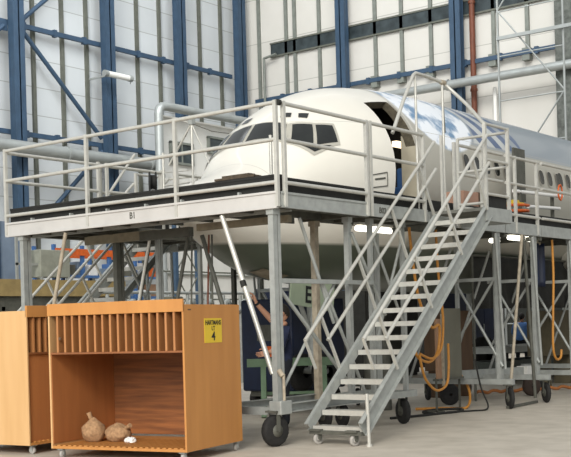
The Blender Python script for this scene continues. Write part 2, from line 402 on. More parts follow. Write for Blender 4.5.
def skin_mat():
    m = mat('airliner skin paint', (.76, .73, .65), .32, 0, .03, 1.2)
    nt = m.node_tree; b = nt.nodes['Principled BSDF']; N = nt.nodes.new; Lk = nt.links.new
    b.inputs['Coat Weight'].default_value = .2
    tc = N('ShaderNodeTexCoord'); sp = N('ShaderNodeSeparateXYZ'); Lk(tc.outputs['Object'], sp.inputs[0])
    base = b.inputs['Base Color'].links[0].from_socket
    def math_(op, a, c=None):
        n = N('ShaderNodeMath'); n.operation = op
        for i, v in enumerate((a, c)):
            if v is None: continue
            if isinstance(v, (int, float)): n.inputs[i].default_value = v
            else: Lk(v, n.inputs[i])
        return n.outputs[0]
    def step(v, lo, hi):
        n = N('ShaderNodeMapRange'); n.inputs['From Min'].default_value = lo; n.inputs['From Max'].default_value = hi; Lk(v, n.inputs['Value']); return n.outputs[0]
    def mix(f, a, c):
        n = N('ShaderNodeMixRGB'); Lk(f, n.inputs[0])
        for i, v in ((1, a), (2, c)):
            if isinstance(v, tuple): n.inputs[i].default_value = (*v, 1)
            else: Lk(v, n.inputs[i])
        return n.outputs[0]
    X, Z = sp.outputs[0], sp.outputs[2]          # object origin at x=5, z=0
    # dark grey-green belly below z = 2.92
    belly = step(Z, 2.95, 2.90)
    # rear fuselage lower side a little greyer metal
    grey = step(X, .58, .72)
    c = mix(grey, base, (.40, .385, .33))
    # roof of the rear fuselage: blue grey paint above z 4.95
    slope = math_('ADD', Z, math_('MULTIPLY', X, 0.0))
    roof = math_('MULTIPLY', step(slope, 4.92, 4.98), step(X, 2.6, 2.7))
    c = mix(roof, c, (.27, .31, .35))
    # cloudy blue and white picture, oval patch on the roof
    nz = N('ShaderNodeTexNoise'); nz.inputs['Scale'].default_value = 2.2; nz.inputs['Detail'].default_value = 6; Lk(tc.outputs['Object'], nz.inputs['Vector'])
    cr = N('ShaderNodeValToRGB'); e = cr.color_ramp.elements
    e[0].position = .40; e[0].color = (.12, .25, .42, 1); e[1].position = .52; e[1].color = (.86, .9, .95, 1); Lk(nz.outputs['Fac'], cr.inputs['Fac'])
    dx = math_('MULTIPLY', math_('SUBTRACT', X, 1.85), 1 / 1.15); dz = math_('MULTIPLY', math_('SUBTRACT', Z, 5.5), 1 / .78)
    rr = math_('SQRT', math_('ADD', math_('MULTIPLY', dx, dx), math_('MULTIPLY', dz, dz)))
    c = mix(step(rr, 1.03, .97), c, cr.outputs['Color'])
    # slanted blue bands behind the picture
    w = math_('FRACT', math_('MULTIPLY', math_('ADD', X, math_('MULTIPLY', Z, .75)), 1.6))
    band = math_('MULTIPLY', math_('LESS_THAN', w, .5), math_('MULTIPLY', math_('MULTIPLY', step(X, 2.55, 2.6), step(X, 5.05, 5.0)), math_('MULTIPLY', step(Z, 4.98, 5.0), step(Z, 5.86, 5.8))))
    band = math_('MULTIPLY', band, step(rr, 1.05, 1.1))
    c = mix(band, c, (.05, .10, .22))
    wh = math_('MULTIPLY', math_('GREATER_THAN', w, .5), math_('MULTIPLY', math_('MULTIPLY', step(X, 2.55, 2.6), step(X, 4.3, 4.2)), math_('MULTIPLY', step(Z, 4.98, 5.0), step(Z, 5.86, 5.8))))
    wh = math_('MULTIPLY', wh, step(rr, 1.05, 1.1))
    c = mix(wh, c, (.50, .52, .52))
    # radome seam and skin lap lines
    for xs in (-2.35,):
        ln = math_('COMPARE', X, xs); ln.node.inputs[2].default_value = .008
        c = mix(ln, c, (.58, .56, .5))
    for zs in (5.0,):
        ln = math_('COMPARE', Z, zs); ln.node.inputs[2].default_value = .004
        c = mix(ln, c, (.42, .41, .37))
    c = mix(belly, c, (.105, .125, .092))
    Lk(c, b.inputs['Base Color'])
    return m
M['skin'] = skin_mat()

# skin mesh: rings with a real door opening on the port side
def th_for_z(x, z):
    T, B, w, zc = prof(x)
    return math.acos(max(-1, min(1, (z - zc) / ((T - zc) if z > zc else (zc - B)))))
DX0, DX1, DZ0, DZ1 = 4.87, 5.55, 3.58, 5.50
xs = [1.14, 1.16, 1.20, 1.28, 1.38, 1.52, 1.68, 1.84] + [2.0 + .1 * i for i in range(20)] + [4.0, 4.2, 4.4, 4.6, 4.75, DX0, 5.0, 5.15, 5.3, 5.42, DX1] + [5.8, 6.1, 6.5, 7, 7.5, 8, 9, 10, 12, 14, 16, 18, 20, 22, 24, 25, 26, 27, 28, 29, 30, 31, 32, 32.6]
xs = sorted(set(round(x, 3) for x in xs))
NT = 72
mb = MB(); vs = []; row = []
t_top, t_bot = th_for_z(5.2, DZ1), th_for_z(5.2, DZ0)
base_t = [2 * math.pi * k / NT for k in range(NT)]
kt = min(range(NT), key=lambda k: abs(base_t[k] - t_top)); kb = min(range(NT), key=lambda k: abs(base_t[k] - t_bot))
base_t[kt] = t_top; base_t[kb] = t_bot
for x in xs:
    for t in base_t: vs.append(surf(x, t))
fs = []
for i in range(len(xs) - 1):
    for k in range(NT):
        if DX0 <= xs[i] < DX1 - .001 and kt <= k < kb: continue
        fs.append((i * NT + k, i * NT + (k + 1) % NT, (i + 1) * NT + (k + 1) % NT, (i + 1) * NT + k))
fs.append(tuple(range(NT))); fs.append(tuple((len(xs) - 1) * NT + k for k in range(NT)))
mb.add(vs, fs, True)
fz = mb.build('fuselage', 'skin', air)
# cabin behind the door opening
door_t = [base_t[k] for k in range(kt, kb + 1)]
DN = Vector((0, 1, 0))
for nm, mt_, lo, hi, sides in (('door_jamb', 'jamb_dark', 0, .52, (DX0, DX1)), ('door_jamb_lining', 'interior', .52, 1., (DX0,)), ('door_jamb_lining', 'interior', .52, 1., (DX1,))):      # jambs follow the skin curve and go inward
    mb = MB(); nd = len(door_t) - 1
    for i in range(int(nd * lo + .5), int(nd * hi + .5)):
        for x in sides:
            a, b = surf(x, door_t[i]), surf(x, door_t[i + 1]); mb.add([a, b, b + DN * .2, a + DN * .2], [(0, 1, 2, 3)])
        if lo == 0 and i % 2: mb.add([surf(DX1 - .01, door_t[i], -.02), surf(DX1 - .01, door_t[i] + .03, -.02), surf(DX1 - .01, door_t[i] + .03, -.1), surf(DX1 - .01, door_t[i], -.1)], [(0, 1, 2, 3)])
    if lo == 0: mb.add([surf(DX0, t_top), surf(DX1, t_top), surf(DX1, t_top) + Vector((0, .1, -.1)), surf(DX0, t_top) + Vector((0, .1, -.1))], [(0, 1, 2, 3)])
    mb.build(nm, mt_, air)
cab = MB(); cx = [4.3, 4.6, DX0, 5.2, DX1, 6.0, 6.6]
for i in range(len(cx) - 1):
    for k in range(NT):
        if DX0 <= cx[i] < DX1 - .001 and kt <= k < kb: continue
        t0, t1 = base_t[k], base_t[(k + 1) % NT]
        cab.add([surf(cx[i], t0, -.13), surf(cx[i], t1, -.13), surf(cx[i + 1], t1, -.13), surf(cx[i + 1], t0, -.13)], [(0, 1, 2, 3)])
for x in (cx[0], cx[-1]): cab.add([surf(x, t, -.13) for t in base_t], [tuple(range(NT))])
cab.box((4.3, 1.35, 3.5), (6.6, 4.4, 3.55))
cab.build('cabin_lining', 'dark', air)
mb = MB().add([surf(5.56, t, -.14) for t in (R(68), R(75), R(90), R(100))] + [Vector((5.56, 1.42, 3.56)), Vector((5.56, 1.42, 4.9))], [tuple(range(6))])
mb.build('galley_partition', 'interior', air)
MB().box((5.95, 1.75, 4.80), (6.5, 1.85, 4.90)).build('cabin_lamp', 'warm_light', air)
MB().box((5.9, 1.6, 3.56), (6.35, 2.0, 4.05)).box((6.3, 1.6, 4.0), (6.42, 2.0, 4.45)).build('cabin_seat', 'bluebox', air, bevel=.04)
# door frame strip on the aft edge
mb = MB()
for i in range(len(door_t) - 1):
    for x0, x1 in ((DX1, DX1 + .06),):
        a, b, c, d = surf(x0, door_t[i], .012), surf(x0, door_t[i + 1], .012), surf(x1, door_t[i + 1], .012), surf(x1, door_t[i], .012)
        mb.add([a, b, c, d], [(0, 1, 2, 3)], True)
mb.build('door_frame', 'winframe', air)
# handle recess outline forward of the door
mb = MB()
def strip(pts, w, off=.012):
    for a, b in zip(pts, pts[1:]):
        a, b = Vector(a), Vector(b); n = max(1, int((b - a).length / .06)); prev = None
        d = (b - a).normalized(); s = Vector((d.z, 0, -d.x)) * w / 2
        for i in range(n + 1):
            p = a.lerp(b, i / n); q = (snap(p + s, off), snap(p - s, off))
            if prev: mb.add([prev[0], prev[1], q[1], q[0]], [(0, 1, 2, 3)])
            prev = q
strip([(4.27, 1.2, 3.85), (4.66, 1.15, 3.91), (4.64, 1.15, 4.14), (4.24, 1.2, 4.06), (4.27, 1.2, 3.85)], .018)
strip([(4.35, 1.2, 4.0), (4.6, 1.15, 4.04)], .03)
mb.build('service_panel', 'dark_steel', air)

def quadpatch(c, name, m, parent, off=.014, n=8, thick=.0):
    """four corners (x,y,z) near the skin, bilinear grid snapped to the skin"""
    c = [Vector(p) for p in c]; g = []
    for j in range(n + 1):
        for i in range(n + 1):
            u, v = i / n, j / n
            p = (c[0] * (1 - u) + c[1] * u) * (1 - v) + (c[3] * (1 - u) + c[2] * u) * v
            g.append(snap(p, off))
    f = [(j * (n + 1) + i, j * (n + 1) + i + 1, (j + 1) * (n + 1) + i + 1, (j + 1) * (n + 1) + i) for j in range(n) for i in range(n)]
    o = MB().add(g, f, True).build(name, m, parent)
    return o
def grow(c, k):
    c = [Vector(p) for p in c]; m = sum(c, Vector()) / len(c)
    return [p + (p - m).normalized() * k for p in c]
WS = [
    [(3.36, 2.93, 4.98), (3.39, 2.33, 4.94), (3.15, 2.20, 4.62), (3.07, 2.93, 4.68)],      # port front
    [(3.42, 2.23, 4.93), (3.59, 1.95, 4.91), (3.37, 1.79, 4.54), (3.19, 2.10, 4.61)],      # port second
    [(3.62, 1.90, 4.91), (3.83, 1.72, 4.89), (3.74, 1.56, 4.59), (3.41, 1.74, 4.53)],      # port third
    [(3.18, 2.07, 4.57), (3.36, 1.78, 4.51), (3.62, 1.61, 4.52), (3.32, 1.72, 4.41)],      # lower corner
]
for k, q in enumerate(WS):
    for mir in (0, 1):
        c = [(x, 2 * YC - y if mir else y, z) for x, y, z in q]
        if k == 0:
            c = [(x, (YC + .135 if mir else YC + .065) if abs(y - YC) < .06 else y, z) for x, y, z in c]
        fr = quadpatch(grow(c, .075), 'window_frame', 'winframe', air, .012)
        quadpatch(c, 'windscreen_pane', 'glass', fr, .022)
for k in range(2):
    for mir in (0, 1):
        q = ([(3.60, 2.59, 5.20), (3.64, 2.40, 5.18), (3.55, 2.36, 5.09), (3.50, 2.54, 5.11)], [(3.67, 2.28, 5.16), (3.75, 2.12, 5.15), (3.65, 2.09, 5.05), (3.59, 2.23, 5.07)])[k]
        c = [(x, 2 * YC - y if mir else y, z) for x, y, z in q]
        quadpatch(c, 'eyebrow_window', 'glass', air, .014, 4)
# passenger windows
def pwin(x, z, w=.20, h=.30, m='glass'):
    for mir in (0, 1):
        def ring(k):
            out = []
            for i in range(20):
                t = 2 * math.pi * i / 20; cx = abs(math.cos(t)) ** .7 * math.copysign(1, math.cos(t)); cz = abs(math.sin(t)) ** .7 * math.copysign(1, math.sin(t))
                p = (x + cx * w / 2 * k, YC + (2 if mir else -2), z + cz * h / 2 * k)
                T, B, ww, zc = prof(p[0]); th = th_for_z(p[0], p[2]); out.append((p[0], th if not mir else -th))
            return out
        mb = MB(); r = [surf(a, b, .012) for a, b in ring(1.25)]; mb.add(r, [tuple(range(20))], False)
        f = mb.build('window_surround', 'winframe', air)
        MB().add([surf(a, b, .020) for a, b in ring(1.0)], [tuple(range(20))]).build('cabin_window', m, f)
for i in range(12):
    x = 6.85 + i * .41
    if 9.2 < x < 10.3: continue
    pwin(x, 4.55)
for i in range(12): pwin(10.5 + .66 * 0 + i * .42 + 1.0, 4.58)
# nose gear bay doors, with big lettering, and nose leg
gd = MB().prism([(3.33, 2.25, 2.36), (4.57, 2.25, 2.31), (4.50, 2.25, 1.80), (3.26, 2.25, 1.94)], (0, .03, 0)).build('nose_gear_door', 'doorgreen', air)
o = lettering('EE', 'lettering', None, (0, 0, 0), .40, (R(90), R(5), 0), sx=.95); o.parent = gd
o.location = Vector((3.86, 2.242, 2.07)) - parent_off(gd)
lg = MB().tube((4.75, YC, 2.4), (4.75, YC, .75), .09).tube((4.75, YC - .3, .75), (4.75, YC + .3, .75), .06).tube((4.75, YC, 1.3), (4.2, YC, 2.35), .045).build('nose_gear_leg', 'galv', air)
for s in (-1, 1):
    MB().lathe((4.75, YC + s * .26, .72), (0, 1, 0), [(-.1, .1), (-.1, .27), (-.06, .34), (.06, .34), (.1, .27), (.1, .1)]).build('nose_wheel', 'tyre', lg)
# belly pod (pale lower panel near the gear bay) and a probe
MB().add([surf(x, t, .012) for x in (3.0, 3.3, 3.6) for t in (R(180), R(175), R(170), R(165))], [(j * 4 + i, j * 4 + i + 1, (j + 1) * 4 + i + 1, (j + 1) * 4 + i) for j in range(2) for i in range(3)], True).build('belly_access_panel', 'cream', air)
MB().tube((2.6, 1.98, 3.5), (2.5, 1.86, 3.5), .012).tube((2.5, 1.86, 3.5), (2.36, 1.86, 3.5), .01).build('pitot_probe', 'galv', air)
# wing root and engine-less wing stub, beyond the right of the picture's middle: low wing
mb = MB()
def airfoil(x0, ch, y, z):
    pr = [(0, 0), (.03, .045), (.15, .085), (.4, .095), (.7, .05), (1, .005), (.7, -.02), (.4, -.035), (.15, -.035), (.03, -.02)]
    return [(x0 + ch * u, y, z + ch * v) for u, v in pr]
for side in (-1, 1):
    yA = YC + side * 1.5; yB = YC + side * 9
    a, b = airfoil(12.2, 6.2, yA, 2.75), airfoil(16.2, 2.6, yB, 3.5); n = len(a)
    MB().add(a + b, [(i, (i + 1) % n, n + (i + 1) % n, n + i) for i in range(n)] + [tuple(range(n)), tuple(range(n, 2 * n))], True).build('wing', 'winframe', air)
MB().prism([(26, YC - .1, 5.9), (31.5, YC - .1, 5.7), (33.0, YC - .1, 11.0), (31, YC - .1, 11.0)], (0, .2, 0)).build('tail_fin', 'paleblue', air)
# main gear so the airliner stands on the floor
for side in (-1, 1):
    lg = MB().tube((15.6, YC + side * 2.6, 3.0), (15.6, YC + side * 2.6, .7), .12).tube((15.6, YC + side * 2.2, .62), (15.6, YC + side * 3.0, .62), .07).build('main_gear_leg', 'galv', air)
    for s in (-.35, .35):
        MB().lathe((15.6, YC + side * 2.6 + s, .56), (0, 1, 0), [(-.16, .15), (-.16, .45), (-.1, .56), (.1, .56), (.16, .45), (.16, .15)]).build('main_wheel', 'tyre', lg)

# ------------------------------------------------------------------ docks
RT = .028
def my(y, mir): return 5.43 - y if mir else y
def P3(p, mir): return (p[0], my(p[1], mir), p[2])
def rail(parent, a, b, mir=False, r=RT, name='rail', m='tube'):
    return MB().tube(P3(a, mir), P3(b, mir), r).build(name, m, parent)
def post(parent, x, y, z0=3.14, z1=4.53, mir=False, w=.05, m='tube'):
    y = my(y, mir); return MB().box((x - w / 2, y - w / 2, z0), (x + w / 2, y + w / 2, z1)).build('rail_post', m, parent)
def guard(parent, a, b, posts, mir=False, zs=((4.5, 'top_rail'), (4.02, 'middle_rail'), (3.46, 'bottom_rail'))):
    for z, n in zs: rail(parent, (a[0], a[1], z), (b[0], b[1], z), mir, name=n)
    for t in posts: post(parent, a[0] + (b[0] - a[0]) * t, a[1] + (b[1] - a[1]) * t, mir=mir)
def bx(parent, a, b, name, m, mir=False, bevel=0):
    return MB().box(P3(a, mir), P3(b, mir)).build(name, m, parent, bevel=bevel)
def leg(parent, x, y, z0=.55, z1=3.12, w=.09, mir=False, m='galv', double=0):
    y = my(y, mir); mb = MB().box((x - w / 2, y - w / 2, z0), (x + w / 2, y + w / 2, z1))
    if double: mb.box((x + w / 2 + .02, y - w / 2, z0), (x + w * 1.1 + .02, y + w / 2, z1))
    mb.box((x - w * .7, y - w * .7, z1 - .08), (x + w * .7, y + w * .7, z1))
    return mb.build('leg', m, parent)
def br(parent, a, b, w=.05, mir=False, m='galv', name='brace'):
    return MB().tube(P3(a, mir), P3(b, mir), w / 2).build(name, m, parent)
def castor(parent, x, y, r=.2, ax=(.45, .9, 0), mir=False, m='tyre', top=.5, w=.055):
    y = my(y, mir); ax = Vector(ax).normalized(); mb = MB()
    for s in (-1, 1):
        o = ax * s * (w + .02)
        mb.beam(Vector((x, y, r)) + o, Vector((x, y, 2 * r + .04)) + o, .06, .012, ax)
    mb.box((x - .09, y - .09, 2 * r + .03), (x + .09, y + .09, 2 * r + .055)).tube((x, y, 2 * r + .04), (x, y, top), .03)
    mb.tube(Vector((x, y, r)) - ax * (w + .035), Vector((x, y, r)) + ax * (w + .035), .018)
    c = mb.build('castor', 'dark_steel', parent)
    MB().lathe((x, y, r), ax, [(-w, .04), (-w, r * .8), (-w * .8, r * .95), (-w * .4, r), (w * .4, r), (w * .8, r * .95), (w, r * .8), (w, .04)]).build('wheel', m, c)
    MB().lathe((x, y, r), ax, [(-w - .008, .005), (-w - .008, r * .4), (w + .008, r * .4), (w + .008, .005)], 16).build('wheel_hub', 'dark_steel' if m == 'tyre' else m, c)
    return c

# --- nose platform (port and starboard arms round the nose)
D1 = thing('nose_dock', 'large steel maintenance platform with white guard rails in front of the aircraft nose', 'platform', (1.1, 2.7, 0))
deck = [(0, -.1), (2.09, -.1), (2.09, 1.15), (1.7, 1.5), (1.05, 2.35), (.98, 2.9), (1.05, 3.45), (1.7, 4.2), (2.25, 4.5), (2.25, 5.43), (0, 5.43)]
MB().prism([(x, y, 3.26) for x, y in deck], (0, 0, .05)).build('deck', 'floorboard', D1)
for (a, b) in (((.05, .04), (.05, 5.39)), ((2.05, .05), (2.05, 1.1)), ((2.2, 4.5), (2.2, 5.38))):
    MB().beam((*a, 3.2), (*b, 3.2), .06, .12).build('deck_joist', 'dark_steel', D1)
for y in (.06, 5.37): MB().beam((.05, y, 3.2), (2.2, y, 3.2), .06, .12).build('deck_joist', 'dark_steel', D1)
for y in (.7, 1.3, 1.9, 2.5, 3.1, 3.7, 4.3, 4.9): MB().beam((.08, y, 3.2), (.95 if 1.5 < y < 4.1 else 2.15, y, 3.2), .05, .12).build('deck_joist', 'dark_steel', D1)
MB().beam((.45, .05, 3.16), (.45, 5.38, 3.16), .05, .08).build('deck_joist', 'galv', D1)
# fascias
mb = MB().box((-.04, -.1, 3.13), (0, 5.42, 3.335)).box((-.06, -.1, 3.315), (0, 5.42, 3.345)).box((-.06, -.1, 3.12), (0, 5.42, 3.145))
fl = mb.build('left_fascia', 'fascia', D1)
o = lettering('B1', 'lettering', None, (0, 0, 0), .13, (R(90), 0, R(-90)), 'dark_steel', sx=.9); o.parent = fl; o.location = Vector((-.042, 2.56, 3.235)) - parent_off(fl)
mb = MB().box((.02, -.12, 3.14), (2.08, -.08, 3.33)).box((.02, -.135, 3.31), (2.08, -.08, 3.34)).box((.02, -.135, 3.13), (2.08, -.08, 3.155))
mb.build('right_fascia', 'galv', D1)
MB().box((0, 5.43, 3.14), (2.2, 5.47, 3.33)).build('far_fascia', 'galv', D1)
# dark rubber kerb round the deck
MB().box((.03, -.06, 3.31), (.10, 5.39, 3.56)).box((.02, -.06, 3.545), (.2, 5.39, 3.575)).build('left_kerb', 'rubber', D1)
MB().box((.1, -.06, 3.31), (2.08, 0, 3.53)).box((.1, -.07, 3.515), (2.08, .06, 3.545)).build('right_kerb', 'rubber', D1)
MB().box((.1, 5.3, 3.31), (2.2, 5.38, 3.42)).build('far_kerb', 'rubber', D1)
for y in (.55, 1.6, 2.3, 3.1, 3.9, 4.8): MB().box((-.03, y, 3.34), (.03, y + .03, 3.385)).build('kerb_clip', 'galv', D1)
# guard rails
guard(D1, (-.03, -.10), (-.03, 5.41), (0.0, .325, .655, 1.0))
MB().tube((-.03, -.13, 4.5), (.03, -.13, 4.5), .04).build('rail_joint', 'rubber', D1)
guard(D1, (.10, -.13), (2.06, -.13), (0.0, 1.0))
guard(D1, (.0, 5.43), (2.0, 5.43), (1.0,), zs=((4.48, 'top_rail'), (4.02, 'middle_rail')))
guard(D1, (2.2, 5.43), (3.6, 5.43), (0.0, 1.0), zs=((4.48, 'top_rail'), (4.02, 'middle_rail')))
br(D1, (1.9, 5.43, 3.6), (2.9, 5.43, 4.75), .05, m='tube', name='rail_brace')
# inner edge posts: one short white post and a kit of cable masts by the nose
MB().tube((.9, .72, 3.3), (.9, .72, 4.28), .025).build('short_post', 'tube', D1)
# legs of the nose platform
for (x, y, w, dbl) in ((.04, .05, .085, 1), (.04, 5.1, .085, 1), (1.88, .12, .08, 0)):
    leg(D1, x, y, .55, 3.13, w, double=dbl)
leg(D1, 2.0, .8, .3, 3.13, .09, m='cream')
leg(D1, 1.3, 4.3, .3, 3.1, .09, m='dark_steel', double=1)
leg(D1, 1.35, 3.42, .3, 3.1, .06, m='galv', double=1)
MB().beam((1.25, 4.95, 3.08), (1.25, 3.3, 3.08), .1, .14).build('cross_beam', 'tan', D1)
MB().beam((.75, 2.0, 3.06), (.75, .3, 3.06), .08, .10).build('cross_beam', 'tan', D1)
MB().beam((.98, 3.4, 3.04), (.98, 2.35, 3.04), .1, .14).build('cross_beam', 'dark_steel', D1)
# braces on the left face and the inner frame
t = MB().tube((.0, .89, 3.1), (.02, .10, .95), .035).build('brace', 'tube', D1)
MB().tube((.0, .56, 2.2), (.0, .53, 2.12), .042).build('brace_clamp', 'rubber', t)
br(D1, (0, 4.05, 3.1), (0, 4.6, 1.2), .06, m='cream')
br(D1, (1.3, 2.71, 3.0), (1.3, 3.15, 1.4), .06, m='dark_steel')
br(D1, (1.3, 2.42, 3.0), (1.3, 1.9, 1.5), .07, m='dark_steel')
br(D1, (1.3, 2.63, 3.0), (1.3, 2.75, .5), .03, m='dark_steel')
br(D1, (1.3, 2.28, 3.0), (1.3, 2.42, .5), .03, m='redpipe')
br(D1, (1.3, 2.22, 3.0), (1.3, 2.28, .5), .03, m='dark_steel')
br(D1, (1.2, 3.42, 3.05), (1.2, 3.82, 1.6), .06, m='dark_steel')
br(D1, (1.05, 3.30, 2.98), (1.05, 3.72, 1.5), .05, m='tube')
# right face: cross bar and diagonals
MB().beam((.1, .04, 2.18), (2.4, .04, 2.18), .05, .06).build('cross_bar', 'galv', D1)
br(D1, (.12, .05, 2.1), (1.7, .05, .75), .055)
br(D1, (.70, .1, 3.05), (1.45, .1, 1.6), .05)
br(D1, (1.15, .08, 2.2), (2.15, .08, .6), .05)
br(D1, (1.9, .06, 2.9), (2.75, .06, 1.7), .05)
br(D1, (.1, .08, .62), (1.5, .08, 2.2), .045)
# base frame
MB().chan((0, .0, .50), (2.35, .0, .50), .08, .12).build('base_beam', 'galv', D1)
MB().chan((0, .9, .50), (2.35, .9, .50), .08, .10).build('base_beam', 'galv', D1)
MB().beam((.02, 0, .46), (.02, 5.2, .46), .1, .1).build('base_beam', 'galv', D1)
MB().beam((2.35, 0, .46), (2.35, 1.0, .46), .1, .1).build('base_beam', 'galv', D1)
for y in (4.3, 5.3): MB().beam((.05, y, .46), (2.2, y, .46), .1, .1).build('base_beam', 'galv', D1)
MB().box((-.08, -.1, .42), (.16, .1, .6)).build('corner_bracket', 'galv', D1, bevel=.01)
MB().tube((.02, -.08, .6), (.02, -.08, .95), .02).tube((.0, -.08, .92), (.0, -.02, 1.0), .035).build('levelling_screw', 'cream', D1)
castor(D1, -.04, .04, .21, (.2, .95, 0)); castor(D1, 2.28, .9, .19, (.9, -.4, 0), w=.04); castor(D1, .02, 5.2, .21); castor(D1, 1.3, 4.3, .15)

# --- door platform with sign plate, mirrored on the far side
def door_dock(mir, label):
    D = thing('door_dock', label, 'platform', (3.1, my(.5, mir), 0))
    bx(D, (2.13, -.1, 3.26), (3.76, .98, 3.31), 'deck', 'floorboard', mir)
    f = bx(D, (2.13, -.14, 3.14), (3.76, -.1, 3.33), 'fascia', 'galv', mir)
    if not mir:
        o = lettering('B02', 'lettering', None, (0, 0, 0), .12, (R(90), 0, 0), 'dark_steel', sx=1.05); o.parent = f; o.location = Vector((2.44, -.143, 3.235)) - parent_off(f)
    bx(D, (2.13, -.06, 3.31), (3.76, 0, 3.53), 'kerb', 'rubber', mir)
    guard(D, (2.16, -.13), (3.68, -.13), (0, 1), mir)
    for y in (.06, .92): bx(D, (2.15, y - .03, 3.14), (3.74, y + .03, 3.26), 'deck_joist', 'dark_steel', mir)
    for x in (2.2, 2.7, 3.2, 3.7): bx(D, (x - .03, .06, 3.15), (x + .03, .92, 3.26), 'deck_joist', 'dark_steel', mir)
    for (x, y) in ((3.38, .12), (3.7, .8)) if mir else ((2.47, .12), (3.38, .12), (2.9, .8), (3.7, .8)): leg(D, x, y, .45, 3.14, .065, mir)
    br(D, (2.5, .1, 2.9), (3.3, .1, 1.6), .045, mir); br(D, (3.35, .1, 2.9), (2.5, .1, 1.2), .045, mir)
    bx(D, (2.45, .05, .42), (3.6, .15, .52), 'base_beam', 'galv', mir); bx(D, (2.45, .75, .42), (3.9, .85, .52), 'base_beam', 'galv', mir)
    bx(D, (2.45, .1, .42), (2.55, .8, .52), 'base_beam', 'galv', mir); bx(D, (3.3, .1, .42), (3.4, .8, .52), 'base_beam', 'galv', mir)
    castor(D, 3.34, .16, .2, (.85, -.5, 0), mir=mir, w=.045); castor(D, 2.6, .8, .18, (.9, -.4, 0), mir=mir, w=.04)
    return D
door_dock(False, 'narrow steel platform bay with a small code plate beside the open aircraft door')

# --- rear walkway docks
def rear_dock(x0, x1, mir, label, landing=False, ps=(0., 1.), ec=True):
    D = thing('walkway_dock', label, 'platform', ((x0 + x1) / 2, my(.5, mir), 0))
    bx(D, (x0, 0, 3.26), (x1, .98, 3.31), 'deck', 'floorboard', mir)
    bx(D, (x0, -.04, 3.12), (x1, 0, 3.33), 'fascia', 'galv', mir)
    bx(D, (x0, .03, 3.31), (x1, .09, 3.53), 'kerb', 'rubber', mir)
    for y in (.06, .92): bx(D, (x0, y - .03, 3.14), (x1, y + .03, 3.26), 'deck_joist', 'dark_steel', mir)
    n = int((x1 - x0) / .6)
    for i in range(n + 1):
        x = x0 + .05 + (x1 - x0 - .1) * i / n; bx(D, (x - .03, .06, 3.15), (x + .03, .92, 3.26), 'deck_joist', 'dark_steel', mir)
    s = 4.85 if landing else x0 + .05
    guard(D, (s, -.03), (x1 - .04, -.03), ps, mir)
    for x in (x1 - .2,):
        leg(D, x, .05, .45, 3.13, .07, mir, double=1); leg(D, x, .85, .45, 3.13, .06, mir)
    if mir: leg(D, 5.45, .12, .3, 3.13, .08, mir, m='dark_steel')
    bx(D, (x0, -.0, 3.05), (x0 + .06, .95, 3.13), 'hanger_beam', 'dark_steel', mir)
    xe = x1 - .2
    bx(D, (xe - .04, .0, 2.27), (xe + .02, 1.0, 2.33), 'cross_bar', 'galv', mir)
    br(D, (xe, .1, 2.3), (xe, .95, 1.1), .05, mir); br(D, (xe, .9, 2.3), (xe, -.02, .75), .05, mir)
    br(D, (xe - .15, -.02, 3.1), (xe + .1, -.02, .7), .05, mir)
    bx(D, (xe - .05, -.22, .43), (xe + .05, 2.5, .53), 'base_beam', 'galv', mir)
    br(D, (xe, 1.9, .5), (xe, .95, 2.9), .05, mir)
    castor(D, xe + .04, -.12, .19, (.61, -.6, 0), mir=mir, w=.035); castor(D, xe, 2.4, .17, (.61, -.6, 0), mir=mir, w=.035)
    return D
rear_dock(4.0, 6.62, False, 'steel walkway platform bay joined to the stair landing', landing=True, ps=(0., .55))
rear_dock(6.66, 8.12, False, 'steel walkway platform bay beside the dark grey cover panel, right of the landing', ps=(.27, .93))
rear_dock(8.16, 9.8, False, 'steel walkway bay holding the rack of white tubes', ps=(.93,))
rear_dock(9.84, 12.6, False, 'farthest steel walkway bay at the right edge of the photo')
# slim standing poles of the rear bay
P4 = thing('pole_stand', 'pair of slim leaning poles under the rear walkway', 'stand', (7.0, .4, 0))
MB().tube((7.16, -.1, 3.1), (6.48, -.1, .1), .028).build('pole', 'cream', P4)
MB().tube((7.43, .0, 3.1), (7.75, .0, .1), .03).build('pole', 'dark_steel', P4)
MB().beam((6.4, -.1, .03), (7.8, .0, .03), .06, .04).build('foot_plate', 'dark_steel', P4)

